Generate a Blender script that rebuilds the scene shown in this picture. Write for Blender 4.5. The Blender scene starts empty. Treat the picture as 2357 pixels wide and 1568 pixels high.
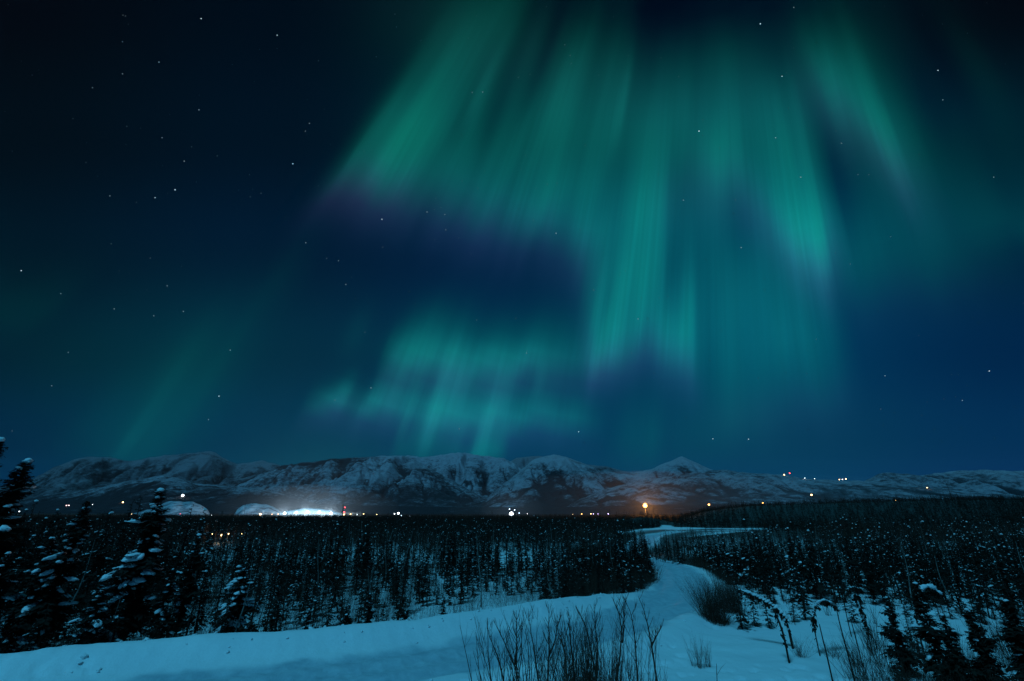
import bpy, math, random
import numpy as np
from mathutils import Vector, Matrix
from mathutils.bvhtree import BVHTree

HAZE = 5e-6
S = bpy.context.scene
C = S.collection
PI = math.pi

# ------------------------------------------------------------ camera
FOC, CX, CY, PITCH, EYE = 982.0, 1178.5, 784.0, math.atan(0.396), 7.5
cam = bpy.data.objects.new('camera', bpy.data.cameras.new('camera'))
C.objects.link(cam)
cam.data.lens = 36.0 * FOC / 2357.0
cam.data.sensor_width = 36.0
cam.data.clip_start = 0.1
cam.data.clip_end = 200000.0
cam.location = (0, 0, EYE)
cam.rotation_euler = (math.radians(90) + PITCH, 0, 0)
S.camera = cam
CT, ST = math.cos(PITCH), math.sin(PITCH)

# ------------------------------------------------------------ exposure and sampling
S.view_settings.view_transform = 'Standard'
S.view_settings.look = 'None'
S.view_settings.exposure = 0.0
S.view_settings.gamma = 1.0
S.render.engine = 'CYCLES'
S.cycles.use_denoising = True
S.cycles.max_bounces = 4
S.cycles.diffuse_bounces = 2
S.cycles.glossy_bounces = 1
S.cycles.volume_bounces = 0
S.cycles.transparent_max_bounces = 4
S.cycles.sample_clamp_indirect = 2.0
S.cycles.sample_clamp_direct = 5.0

# ------------------------------------------------------------ the moon (behind the camera, low)
moon = bpy.data.lights.new('moon', 'SUN')
moon.energy = 1.42
moon.angle = math.radians(12)
moon.color = (0.085, 0.60, 1.0)
mo = bpy.data.objects.new('moon', moon)
C.objects.link(mo)
mo.rotation_euler = (math.radians(90 - 60), 0, math.radians(-35))
mo.location = (0, -20, 40)

# ------------------------------------------------------------ what the aurora looks like
# ---- aurora description, in the photograph's 2357x1568 frame ----
RX,RY=1620.,-917.
BG=[ # x,y,(r,g,b) sRGB of the plain night sky
(0,0,2,3,9),(600,0,0,8,20),(1178,0,0,18,28),(1760,0,0,22,34),(2357,0,2,5,13),
(0,300,1,9,18),(600,300,0,15,30),(1178,300,0,30,45),(1760,300,0,38,58),(2357,300,0,27,42),
(0,560,0,18,32),(600,560,0,22,45),(1178,560,0,34,64),(1760,560,0,48,80),(2357,560,0,32,58),
(0,800,0,28,44),(600,800,0,38,60),(1178,800,0,46,74),(1760,800,0,52,88),(2357,800,0,36,72),
(0,1000,0,34,62),(600,1000,0,48,76),(1178,1000,0,56,88),(1760,1000,4,58,88),(2357,1000,2,46,84),
(0,1170,0,44,82),(600,1170,0,62,88),(1178,1170,6,62,92),(1760,1170,8,64,100),(2357,1170,11,52,98)]
# curtains: lower edge (x,y,strength,height), softness, fringe strength, fringe reach
CUR=[
 dict(p=[(690,460,0,300),(735,440,.22,300),(780,425,.7,330),(850,430,.88,350),(915,445,.8,400),(950,455,.56,500),(1000,475,.5,430),(1050,490,.56,240),
   (1120,500,.6,300),(1200,525,.5,420),(1290,545,.48,470),(1345,585,.5,500),(1400,620,0,400)],soft=120,fr=.85,fw=75),
 dict(p=[(1325,690,0,120),(1345,730,.22,200),(1368,830,.5,300),(1400,815,.6,330),(1450,800,.66,400),(1500,800,.62,330),(1540,820,.6,200),(1585,850,.66,210),(1608,870,.2,200),(1630,870,0,200)],soft=110,fr=.8,fw=60),
 dict(p=[(1290,560,0,100),(1340,660,.25,130),(1400,720,.3,260),(1470,720,.36,300),(1512,700,.3,300),(1535,650,0,100)],soft=160,fr=.1,fw=60),
 dict(p=[(1480,430,0,200),(1560,420,.25,280),(1640,420,.42,280),(1720,440,.5,300),(1780,530,.55,330),(1840,600,.8,330),(1895,610,.8,310),(1925,560,.34,260),(1960,540,0,250)],soft=130,fr=.75,fw=80),
 dict(p=[(1820,170,.1,120),(1870,205,.35,150),(1930,250,.5,180),(2000,310,.5,230),(2055,370,.6,290),(2095,390,.24,290),(2130,400,.14,270),(2170,410,0,200)],soft=170,fr=.95,fw=100),
 dict(p=[(1600,900,0,300),(1680,930,.3,300),(1760,920,.36,300),(1850,900,.42,330),(1930,880,.36,260),(1960,860,.12,260),(1990,840,0,200)],soft=190,fr=.4,fw=70),
 dict(p=[(1900,640,0,200),(1960,680,.22,240),(2060,660,.24,240),(2180,650,.2,260),(2260,620,.12,200),(2357,600,0,200)],soft=150,fr=.5,fw=70),
 dict(p=[(2210,560,0,100),(2300,560,.16,130),(2400,560,.26,130),(2500,560,.2,200)],soft=110,fr=0,fw=60),
 dict(p=[(860,860,0.00,80),(900,845,0.52,100),(950,850,0.68,120),(1000,860,0.65,115),(1050,860,0.65,100),(1120,865,0.72,90),(1200,860,0.68,90),(1300,850,0.47,110),(1380,850,0.39,150),(1440,870,0.00,100)],soft=75,fr=.75,fw=50),
 dict(p=[(680,945,0.00,50),(735,945,0.52,50),(775,945,0.81,55),(806,950,0.34,45),(840,950,0.65,60),(890,960,0.65,70),(960,975,0.44,70),(1050,985,0.60,90),(1130,980,0.65,80),(1250,975,0.47,70),(1320,975,0.39,60),(1400,990,0.00,60)],soft=60,fr=.8,fw=45),
 dict(p=[(895,1060,0,60),(920,1060,.3,60),(950,1070,.2,240),(1000,1070,.22,240),(1060,1080,.2,60),(1090,1090,.5,90),(1135,1080,.42,110),(1165,1080,0,90)],soft=50,fr=0,fw=60),
 dict(p=[(1380,1060,0,100),(1440,1065,.16,130),(1500,1065,.2,130),(1530,1060,.08,130),(1700,1040,.14,130),(1760,1040,.08,130),(1850,1020,0,100)],soft=120,fr=0,fw=60),
 dict(p=[(80,1050,0,200),(170,1060,.14,260),(250,1100,.24,330),(300,1110,.24,330),(345,1080,.2,420),(390,1090,.07,420),(470,1080,0,300)],soft=130,fr=0,fw=60),
 dict(p=[(-100,760,.12,160),(60,760,.1,160),(130,740,0,160)],soft=120,fr=0,fw=60),
 dict(p=[(540,700,0,150),(610,700,.1,150),(690,700,0,150)],soft=200,fr=0,fw=60),
 dict(p=[(1380,300,0,120),(1470,340,.2,190),(1560,360,.2,200),(1660,370,.16,220),(1740,380,.0,200)],soft=200,fr=0,fw=60),
]
# wide diffuse patches: x,y,rx,ry,strength
BLOB=[(1250,400,300,160,.12),(1620,450,260,260,.2),(1530,560,80,120,.08),(1750,700,200,200,.14),(1800,260,260,120,.1),(2120,480,280,200,.15),(250,930,260,200,.09),(2230,300,120,160,.06),
 (1100,930,330,90,.06),(1020,60,190,120,.20),(1180,160,160,160,.14),(1950,150,170,150,.20),(2040,330,120,110,.10),(1480,470,120,70,.14),(960,800,90,40,.12),(1150,815,160,28,.14),(1548,785,40,60,.2),(1846,530,50,70,.12),(900,330,70,120,.12),(1085,950,120,30,.08),(1560,20,260,90,-.17),(1780,0,120,60,-.05),(450,750,350,200,.07),(1450,300,200,120,.05),(1200,760,160,50,.06),(1690,545,50,70,-.07),(1640,640,100,230,.15),(1730,760,120,120,.06),(1930,430,60,120,-.16),(1460,300,60,190,.15),(990,740,60,60,.08),(750,1060,160,70,.12),(1050,640,250,90,-.04),(960,330,90,120,.12)]
# single rays: centre x,y, half width across, half length along, strength (negative darkens), violet share
RAY=[(1000,200,22,170,.14,0),(1075,235,16,120,-.09,0),(1062,300,18,60,-.15,0),(1110,200,14,110,.14,.5),(1160,170,22,120,-.10,0),(1120,290,24,80,-.12,0),
 (1215,120,26,130,.08,.6),(1262,110,20,120,-.13,0),(1225,215,20,80,-.06,0),(1290,230,26,150,.16,.1),(1350,110,16,120,.05,0),(1440,200,10,90,.16,.2),(1420,290,10,70,.12,.2),
 (1380,700,7,110,.12,.3),(1398,690,8,70,-.17,0),(1437,640,6,90,.1,.4),(1425,790,18,60,.1,.5),(1475,600,16,130,.1,0),(1545,640,24,80,-.12,0),(1580,690,30,70,.12,0),
 (1800,300,10,100,.1,0),(1835,260,16,180,.12,.4),(1882,500,30,100,.12,0),(1250,500,60,50,.1,0),(1360,530,60,45,.14,0),
 (1700,500,40,110,-.12,.3),(1690,640,40,60,-.05,.3),(1900,330,30,120,-.1,.2),(1500,130,22,90,-.05,0),(1600,200,26,120,-.06,0),(1790,140,60,70,-.1,0),
 (2180,180,40,200,-.1,0),(2140,240,34,130,-.12,0),(2240,130,30,120,.07,0),
 (1005,930,14,120,.26,.35),(1045,900,14,90,.12,.3),(985,1000,12,70,.2,.35),(930,985,7,70,.2,.2),(960,880,10,80,.12,.3),(1115,985,14,70,.22,.1),(870,905,12,40,.14,.1),(900,790,12,50,.14,.1),(1240,880,9,45,.18,.5),(1232,830,12,40,.0,0),(945,790,18,50,.1,0),
 (1130,960,14,50,.12,0),(1110,1020,24,40,.1,0),(820,760,26,60,.1,.3),(290,1030,8,40,.1,.2),(400,850,30,120,.05,.2),(330,980,16,80,.06,.1),
 (1250,300,60,90,.06,.1),(1350,370,70,60,-.05,0),(1290,430,60,50,.08,0)]
GRN=np.array([0.,95.,56.]); GR2=np.array([12.,97.,76.]); VIO=np.array([36.,20.,34.])
def srgb2lin(c):
    c=np.clip(c,0,255)/255.; return np.where(c<=.04045,c/12.92,((c+.055)/1.055)**2.4)
def sm(t): t=np.clip(t,0,1); return t*t*(3-2*t)
_r=np.random.RandomState(5)
_N=[_r.rand(400) for _ in range(6)]
def n1(k,t):
    t=t%399; i=np.floor(t).astype(int); f=sm(t-i); a=_N[k]; return a[i]*(1-f)+a[(i+1)%400]*f
def sky_srgb(x,y):
    x=np.asarray(x,float); y=np.asarray(y,float)
    yc=np.clip(y,-150,1170); xc=np.clip(x,-150,2500)
    B=np.array(BG,float)
    xs=[0,600,1178,1760,2357]; ys=[0,300,560,800,1000,1170]
    G=B[:,2:].reshape(6,5,3)
    out=np.zeros(x.shape+(3,))
    fx=np.interp(xc,xs,range(5)); fy=np.interp(yc,ys,range(6))
    def wt(f,i): 
        return np.clip(1-abs(f-i),0,1)
    def st(w): return w*w*(3-2*w)
    for j in range(6):
        for i in range(5):
            out+=(st(wt(fx,i))*st(wt(fy,j)))[...,None]*G[j,i]
    a=np.arctan2(x-RX,y-RY); r=np.hypot(x-RX,y-RY)
    g=np.zeros(x.shape); v=np.zeros(x.shape); high=np.zeros(x.shape)
    for k,c in enumerate(CUR):
        p=c['p']; pa=np.array([math.atan2(q[0]-RX,q[1]-RY) for q in p]); pr=np.array([math.hypot(q[0]-RX,q[1]-RY) for q in p])
        o=np.argsort(pa); pa=pa[o]; pr=pr[o]; am=np.array([q[2] for q in p],float)[o]; hh=np.array([q[3] for q in p],float)[o]
        e=np.interp(a,pa,pr); A=np.interp(a,pa,am,left=am[0],right=am[-1]); H=np.interp(a,pa,hh)
        st_=.89+.18*n1(k%6,(a+2)*50+k*7)+.15*(n1((k+3)%6,(a+2)*120+r*.006+k*3)-.5)+.07*(n1((k+1)%6,(a+2)*230+k*3)-.5)
        e=e+ (n1((k+2)%6,(a+2)*40)-.5)*30
        s=e-r; so=c['soft']*1.25
        f=sm((s+so*.42)/so)*np.exp(-(np.maximum(s,0)/H)**2)
        g+=A*f*st_
        v+=.85*1.15*c['fr']*A*np.exp(-((s+so*.15)/c['fw'])**2)*(.9+.3*n1((k+1)%6,(a+2)*70))
    for (x0,y0,w,l,am,vi) in RAY:
        a0=math.atan2(x0-RX,y0-RY); r0=math.hypot(x0-RX,y0-RY)
        da=(a-a0)*r0/w; dr=(r-r0)/l
        f=am*np.exp(-da*da-dr*dr)
        g+=f*(1-.4*vi); v+=np.maximum(f,0)*vi
    for (x0,y0,w,l,am) in BLOB: g+=am*np.exp(-((x-x0)/w)**2-((y-y0)/l)**2)
    ac=(a+2)*1900/120.; al=r/190.; i0=np.floor(al); f0=sm(al-i0)
    mot=n1(2,ac+37.7*i0)*(1-f0)+n1(2,ac+37.7*(i0+1))*f0
    g=np.where(g>0,g*(.80+.40*mot),g)
    g=np.maximum(g,-.3); g=1.02*g/(1+.30*np.maximum(g,0))
    t=np.clip(r/2100,0,1)[...,None]
    hi=sm((g[...,None]-.1)/.5)
    col=GRN*(1-hi*.8)+GR2*hi*.8
    out=out*(1-.28*np.clip(g,0,1)[...,None])+g[...,None]*col*1.12+v[...,None]*VIO
    return np.clip(out,0,255)


def frame_dir(x, y):
    a = (x - CX) / FOC; v = (CY - y) / FOC
    return np.array([a, CT - v * ST, ST + v * CT])
def frame_xy(d):
    # direction(s) -> photograph frame; d (...,3)
    fz = d[..., 1] * CT + d[..., 2] * ST
    up = -d[..., 1] * ST + d[..., 2] * CT
    ok = fz > 0.12
    f = np.where(ok, fz, 0.12)
    return CX + FOC * d[..., 0] / f, CY - FOC * up / f

# ------------------------------------------------------------ the night sky: plain sky plus auroral curtains whose rays
# all run towards the magnetic zenith, so it is laid out in angles round that point
RAD = frame_dir(RX, RY); RAD = RAD / np.linalg.norm(RAD)
Bv = frame_dir(RX, 1100.0); Bv = Bv - RAD * Bv.dot(RAD); Bv /= np.linalg.norm(Bv)
Av = np.cross(Bv, RAD)
if Av[0] < 0: Av = -Av
U0, U1, NU = -1.72, 0.80, 200
W0, W1, NW = 0.16, 1.74, 60
uu = np.linspace(U0, U1, NU); ww = np.linspace(W0, W1, NW)
UU, WW = np.meshgrid(uu, ww)
DD = (np.cos(WW)[..., None] * RAD + (np.sin(WW) * np.cos(UU))[..., None] * Bv + (np.sin(WW) * np.sin(UU))[..., None] * Av)
px, py = frame_xy(DD)
tab = srgb2lin(sky_srgb(px, py)) ** (1 / 2.2)

world = bpy.data.worlds.new('World'); S.world = world
world.use_nodes = True
nt = world.node_tree
for n in list(nt.nodes): nt.nodes.remove(n)
def N(t, **k):
    n = nt.nodes.new(t)
    for a, b in k.items(): setattr(n, a, b)
    return n
def math_n(op, a, b=None, clamp=False, c=None):
    n = N('ShaderNodeMath', operation=op, use_clamp=clamp)
    for i, q in enumerate((a, b, c)):
        if q is None: continue
        if isinstance(q, (int, float)): n.inputs[i].default_value = q
        else: nt.links.new(q, n.inputs[i])
    return n.outputs[0]
def vec_n(op, a, b=None, scale=None):
    n = N('ShaderNodeVectorMath', operation=op)
    for i, q in enumerate((a, b)):
        if q is None: continue
        if hasattr(q, 'is_output'): nt.links.new(q, n.inputs[i])
        else: n.inputs[i].default_value = tuple(q)
    if scale is not None: nt.links.new(scale, n.inputs['Scale'])
    return n
tc = N('ShaderNodeTexCoord')
dirv = vec_n('NORMALIZE', tc.outputs['Generated']).outputs[0]
dA = vec_n('DOT_PRODUCT', dirv, Av).outputs['Value']
dB = vec_n('DOT_PRODUCT', dirv, Bv).outputs['Value']
dR = vec_n('DOT_PRODUCT', dirv, RAD).outputs['Value']
u = math_n('ARCTAN2', dA, dB)
w = math_n('ARCCOSINE', dR)
un = math_n('MULTIPLY', math_n('SUBTRACT', u, U0), 1.0 / (U1 - U0), clamp=True)
wn = math_n('MULTIPLY', math_n('SUBTRACT', w, W0), (NW - 1) / (W1 - W0))
wn = math_n('MINIMUM', math_n('MAXIMUM', wn, 0.0), NW - 1.0)
cu = N('ShaderNodeCombineXYZ')
for i in range(3): nt.links.new(un, cu.inputs[i])
acc = None
for j in range(NW):
    rc = N('ShaderNodeRGBCurve')
    m = rc.mapping
    for ch in range(3):
        cv = m.curves[ch]
        vals = tab[j, :, ch]
        cv.points[0].location = (0, float(vals[0])); cv.points[1].location = (1, float(vals[-1]))
        for i in range(1, NU - 1):
            cv.points.new(i / (NU - 1), float(vals[i]))
    m.update()
    nt.links.new(cu.outputs[0], rc.inputs['Color'])
    wt = math_n('SUBTRACT', 1.0, math_n('ABSOLUTE', math_n('SUBTRACT', wn, float(j))), clamp=True)
    sc_ = vec_n('SCALE', rc.outputs[0], scale=wt).outputs[0]
    acc = sc_ if acc is None else vec_n('ADD', acc, sc_).outputs[0]
# fine ray texture along the field lines
cn = N('ShaderNodeCombineXYZ')
nt.links.new(math_n('MULTIPLY', u, 95.0), cn.inputs[0]); nt.links.new(math_n('MULTIPLY', w, 1.6), cn.inputs[1])
no = N('ShaderNodeTexNoise'); no.inputs['Scale'].default_value = 1.0; no.inputs['Detail'].default_value = 3.0
nt.links.new(cn.outputs[0], no.inputs['Vector'])
sx_ = N('ShaderNodeSeparateXYZ'); nt.links.new(acc, sx_.inputs[0])
lit = math_n('MULTIPLY', math_n('SUBTRACT', sx_.outputs[1], 0.22), 4.0, clamp=True)
fac = math_n('ADD', math_n('MULTIPLY', math_n('MULTIPLY', math_n('SUBTRACT', no.outputs[0], 0.5), 0.2), lit), 1.0)
acc = vec_n('SCALE', acc, scale=fac).outputs[0]
gm = N('ShaderNodeGamma'); gm.inputs[1].default_value = 2.2
nt.links.new(acc, gm.inputs[0])
bg = N('ShaderNodeBackground'); bg.inputs['Strength'].default_value = 1.0
nt.links.new(gm.outputs[0], bg.inputs['Color'])
wo = N('ShaderNodeOutputWorld'); nt.links.new(bg.outputs[0], wo.inputs['Surface'])
world.cycles.sampling_method = 'MANUAL'
world.cycles.sample_map_resolution = 512

# ------------------------------------------------------------ placing helpers
def at(x, y, depth):
    d = frame_dir(x, y); k = depth / d[1]
    return Vector((d[0] * k, depth, EYE + d[2] * k))
def on_plane(x, y, z):
    d = frame_dir(x, y); k = (z - EYE) / d[2]
    return Vector((d[0] * k, d[1] * k, z))
rng = np.random.RandomState(11)
random.seed(4)

def hashn(ix, iy, s):
    n = (ix * 374761393 + iy * 668265263 + s * 974634777) & 0xffffffff
    n = ((n ^ (n >> 13)) * 1274126177) & 0xffffffff
    return ((n ^ (n >> 16)) & 0xffffff) / float(0xffffff)
def vnoise(x, y, s=0):
    x = np.asarray(x, float); y = np.asarray(y, float)
    ix = np.floor(x).astype(np.int64); iy = np.floor(y).astype(np.int64)
    fx = x - ix; fy = y - iy; fx = fx * fx * fx * (fx * (fx * 6 - 15) + 10); fy = fy * fy * fy * (fy * (fy * 6 - 15) + 10)
    a = hashn(ix, iy, s); b = hashn(ix + 1, iy, s); c = hashn(ix, iy + 1, s); d = hashn(ix + 1, iy + 1, s)
    return (a * (1 - fx) + b * fx) * (1 - fy) + (c * (1 - fx) + d * fx) * fy
def fbm(x, y, s=0, o=4):
    t = 0; a = .5; n = 0
    for i in range(o):
        t = t + a * vnoise(x * 2 ** i, y * 2 ** i, s + i); n += a; a *= .5
    return t / n
def smooth(a, b, x):
    t = np.clip((x - a) / (b - a), 0, 1); return t * t * (3 - 2 * t)

# ------------------------------------------------------------ mesh helpers
def mesh_obj(name, V, F, mats, mi=None, smooth_=False, parent=None):
    """V (n,3); F list of (m,k) int arrays (any mix of tris / quads); mi: list of material index per face array"""
    me = bpy.data.meshes.new(name)
    V = np.asarray(V, np.float32)
    if not isinstance(F, list): F = [F]
    F = [np.asarray(f, np.int32) for f in F if len(f)]
    nl = sum(f.size for f in F); nf = sum(len(f) for f in F)
    me.vertices.add(len(V)); me.vertices.foreach_set('co', V.ravel())
    me.loops.add(nl); me.loops.foreach_set('vertex_index', np.concatenate([f.ravel() for f in F]))
    tot = np.concatenate([np.full(len(f), f.shape[1], np.int32) for f in F])
    st = np.concatenate([[0], np.cumsum(tot)[:-1]]).astype(np.int32)
    me.polygons.add(nf); me.polygons.foreach_set('loop_start', st)
    me.polygons.foreach_set('loop_total', tot)
    if mi is not None: me.polygons.foreach_set('material_index', np.asarray(mi, np.int32))
    me.polygons.foreach_set('use_smooth', np.full(nf, smooth_))
    for m in (mats if isinstance(mats, (list, tuple)) else [mats]): me.materials.append(m)
    me.update(calc_edges=True)
    o = bpy.data.objects.new(name, me); C.objects.link(o)
    if parent is not None: o.parent = parent
    return o
def tag(o, label=None, cat=None, group=None, kind=None):
    for k, v in (('label', label), ('category', cat), ('group', group), ('kind', kind)):
        if v: o[k] = v
    return o
def empty(name, loc, rz=0, sc=1.0):
    o = bpy.data.objects.new(name, None); C.objects.link(o)
    o.empty_display_size = .3
    o.location = loc; o.rotation_euler = (0, 0, rz); o.scale = (sc,) * 3
    return o
class MB:
    def __init__(s): s.V = []; s.T = []; s.Q = []; s.n = 0
    def add(s, V, T=None, Q=None):
        V = np.asarray(V, float)
        if T is not None and len(T): s.T.append(np.asarray(T) + s.n)
        if Q is not None and len(Q): s.Q.append(np.asarray(Q) + s.n)
        s.V.append(V); s.n += len(V)
    def arrays(s):
        V = np.concatenate(s.V) if s.V else np.zeros((0, 3))
        T = np.concatenate(s.T) if s.T else np.zeros((0, 3), int)
        Q = np.concatenate(s.Q) if s.Q else np.zeros((0, 4), int)
        return V, T, Q
    def build(s, name, mat, parent=None, smooth_=False):
        V, T, Q = s.arrays()
        return mesh_obj(name, V, [f for f in (T, Q) if len(f)], mat, None, smooth_, parent)
    def tube(s, P, R, k=5, cap=True):
        P = np.asarray(P, float); R = np.asarray(R, float); n = len(P)
        d = np.gradient(P, axis=0); d /= np.linalg.norm(d, axis=1)[:, None] + 1e-9
        up = np.array([0.31, .17, .93]) if abs(d[0][2]) < .8 else np.array([.94, .3, .1])
        a = np.cross(d, up); a /= np.linalg.norm(a, axis=1)[:, None] + 1e-9; b = np.cross(d, a)
        th = np.arange(k) * 2 * PI / k
        V = (P[:, None] + R[:, None, None] * (np.cos(th)[None, :, None] * a[:, None] + np.sin(th)[None, :, None] * b[:, None])).reshape(-1, 3)
        i = np.arange(n - 1)[:, None] * k; j = np.arange(k)[None]; j2 = (j + 1) % k
        Q = np.stack([i + j, i + j2, i + k + j2, i + k + j], -1).reshape(-1, 4)
        T = []
        if cap:
            V = np.concatenate([V, P[:1], P[-1:]]); c0 = n * k; c1 = c0 + 1
            for q in range(k):
                T.append((c0, (q + 1) % k, q)); T.append((c1, (n - 1) * k + q, (n - 1) * k + (q + 1) % k))
        s.add(V, T, Q)
    def box(s, c, h, rot=None):
        g = np.array([(x, y, z) for x in (-1, 1) for y in (-1, 1) for z in (-1, 1)], float) * np.array(h)
        if rot is not None: g = g @ np.array(rot).T
        s.add(g + np.array(c), None, [(0, 1, 3, 2), (4, 6, 7, 5), (0, 4, 5, 1), (2, 3, 7, 6), (0, 2, 6, 4), (1, 5, 7, 3)])
_t = (1 + 5 ** .5) / 2
ICV = np.array([(-1, _t, 0), (1, _t, 0), (-1, -_t, 0), (1, -_t, 0), (0, -1, _t), (0, 1, _t), (0, -1, -_t), (0, 1, -_t), (_t, 0, -1), (_t, 0, 1), (-_t, 0, -1), (-_t, 0, 1)], float)
ICV /= np.linalg.norm(ICV[0])
ICF = np.array([(0, 11, 5), (0, 5, 1), (0, 1, 7), (0, 7, 10), (0, 10, 11), (1, 5, 9), (5, 11, 4), (11, 10, 2), (10, 7, 6), (7, 1, 8), (3, 9, 4), (3, 4, 2), (3, 2, 6), (3, 6, 8), (3, 8, 9), (4, 9, 5), (2, 4, 11), (6, 2, 10), (8, 6, 7), (9, 8, 1)])
def subdiv_ico(V, F):
    V = [tuple(v) for v in V]; idx = {}; out = []
    def mid(a, b):
        k = (min(a, b), max(a, b))
        if k not in idx:
            m = (np.array(V[a]) + np.array(V[b])); m /= np.linalg.norm(m); V.append(tuple(m)); idx[k] = len(V) - 1
        return idx[k]
    for a, b, c in F:
        x, y, z = mid(a, b), mid(b, c), mid(c, a)
        out += [(a, x, z), (b, y, x), (c, z, y), (x, y, z)]
    return np.array(V), np.array(out)
ICV1, ICF1 = subdiv_ico(ICV, ICF)
ICV2, ICF2 = subdiv_ico(ICV1, ICF1)
def lump(mb, c, r, fine=0, yaw=0, pitch=0, rough=.25):
    """a soft lump of snow: flattened, uneven ball"""
    V, F = ((ICV, ICF), (ICV1, ICF1), (ICV2, ICF2))[fine]
    n = 1 + (np.random.rand(len(V)) - .5) * rough * 2 if fine < 2 else 1 + (fbm(V[:, 0] * 2 + c[0] * 3 + 9, V[:, 1] * 2 + V[:, 2] * 3 + 5, 3, 2) - .5) * rough * 3
    V = V * n[:, None] * np.array(r)
    V[:, 2] = np.where(V[:, 2] < 0, V[:, 2] * .45, V[:, 2])
    cp, sp = math.cos(pitch), math.sin(pitch)
    V = V @ np.array([[cp, 0, -sp], [0, 1, 0], [sp, 0, cp]])
    cy, sy = math.cos(yaw), math.sin(yaw)
    V = V @ np.array([[cy, sy, 0], [-sy, cy, 0], [0, 0, 1]])
    mb.add(V + np.array(c), F)

# ------------------------------------------------------------ materials
def mat(name, build):
    m = bpy.data.materials.new(name); m.use_nodes = True
    t = m.node_tree; b = t.nodes['Principled BSDF']
    build(t, b); return m
def nd(t, ty, **k):
    n = t.nodes.new(ty)
    for a, v in k.items():
        if hasattr(n, a): setattr(n, a, v)
    return n
def ramp(t, fac, stops):
    r = nd(t, 'ShaderNodeValToRGB'); e = r.color_ramp.elements
    while len(e) < len(stops): e.new(.5)
    for i, (p, c) in enumerate(stops): e[i].position = p; e[i].color = (*c, 1)
    t.links.new(fac, r.inputs[0]); return r.outputs[0]
def noise(t, scale, detail=4, rough=.55, coord='Object', vec=None, dist=0.0):
    n = nd(t, 'ShaderNodeTexNoise'); n.inputs['Scale'].default_value = scale; n.inputs['Detail'].default_value = detail
    n.inputs['Roughness'].default_value = rough; n.inputs['Distortion'].default_value = dist
    if vec is None:
        c = nd(t, 'ShaderNodeTexCoord'); vec = c.outputs[coord]
    t.links.new(vec, n.inputs['Vector']); return n.outputs[0]
def bump(t, b, h, strength, dist):
    n = nd(t, 'ShaderNodeBump'); n.inputs['Strength'].default_value = strength; n.inputs['Distance'].default_value = dist
    t.links.new(h, n.inputs['Height']); t.links.new(n.outputs[0], b.inputs['Normal'])

def m_snow(t, b):
    c = ramp(t, noise(t, .35, 5), [(.3, (.74, .77, .80)), (.7, (.84, .85, .86))])
    t.links.new(c, b.inputs['Base Color']); b.inputs['Roughness'].default_value = .75
    a = noise(t, 2.2, 6, .6); bump(t, b, a, .5, .12)
SNOW = mat('snow', m_snow)
def m_ground(t, b):
    # snow everywhere; the driven road is packed, greyer and polished (attribute 'road')
    at_ = nd(t, 'ShaderNodeAttribute'); at_.attribute_name = 'road'
    c = ramp(t, noise(t, .25, 5), [(.3, (.74, .77, .80)), (.7, (.84, .85, .86))])
    rc = ramp(t, noise(t, 1.3, 6, .65, dist=.6), [(.3, (.34, .43, .49)), (.7, (.54, .62, .67))])
    mx = nd(t, 'ShaderNodeMix', data_type='RGBA')
    t.links.new(at_.outputs['Fac'], mx.inputs[0]); t.links.new(c, mx.inputs[6]); t.links.new(rc, mx.inputs[7])
    bs = nd(t, 'ShaderNodeAttribute'); bs.attribute_name = 'brush'
    bc = ramp(t, noise(t, .5, 5, .7), [(.45, (.018, .010, .008)), (.66, (.03, .02, .016)), (.86, (.10, .09, .09))])
    m2 = nd(t, 'ShaderNodeMix', data_type='RGBA')
    t.links.new(bs.outputs['Fac'], m2.inputs[0]); t.links.new(mx.outputs[2], m2.inputs[6]); t.links.new(bc, m2.inputs[7])
    t.links.new(m2.outputs[2], b.inputs['Base Color']); b.inputs['Roughness'].default_value = .7
    a = noise(t, 1.1, 9, .62); bump(t, b, a, .38, .22)
GROUND = mat('snow_ground', m_ground)
def m_clump(t, b):
    c = ramp(t, noise(t, 3, 4), [(.3, (.72, .74, .78)), (.7, (.86, .86, .88))])
    t.links.new(c, b.inputs['Base Color']); b.inputs['Roughness'].default_value = .8
    bump(t, b, noise(t, 14, 4), .4, .03)
CLUMP = mat('clumped_snow', m_clump)
def m_needle(t, b):
    c = ramp(t, noise(t, 2.5, 4), [(.3, (.010, .008, .006)), (.6, (.018, .015, .010)), (.8, (.034, .026, .017))])
    t.links.new(c, b.inputs['Base Color']); b.inputs['Roughness'].default_value = .8
    b.inputs['Specular IOR Level'].default_value = .15
NEEDLE = mat('spruce_needles', m_needle)
def m_bark(t, b):
    c = ramp(t, noise(t, 9, 5), [(.3, (.02, .013, .010)), (.7, (.05, .034, .027))])
    t.links.new(c, b.inputs['Base Color']); b.inputs['Roughness'].default_value = .9
    b.inputs['Specular IOR Level'].default_value = .1
BARK = mat('dark_bark', m_bark)
def m_twig(t, b):
    c = ramp(t, noise(t, 1.2, 3), [(.3, (.035, .018, .013)), (.7, (.10, .052, .036))])
    t.links.new(c, b.inputs['Base Color']); b.inputs['Roughness'].default_value = .85
    b.inputs['Specular IOR Level'].default_value = .15
TWIG = mat('willow_twig', m_twig)
def m_pale(t, b):
    c = ramp(t, noise(t, 5, 5), [(.3, (.12, .11, .10)), (.7, (.3, .28, .26))])
    t.links.new(c, b.inputs['Base Color']); b.inputs['Roughness'].default_value = .8
PALE = mat('pale_birch_bark', m_pale)
def m_metal(t, b):
    c = ramp(t, noise(t, 3, 4), [(.3, (.10, .10, .11)), (.7, (.2, .2, .21))])
    t.links.new(c, b.inputs['Base Color']); b.inputs['Metallic'].default_value = .6; b.inputs['Roughness'].default_value = .6
METAL = mat('galvanised_metal', m_metal)
_em = {}
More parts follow.
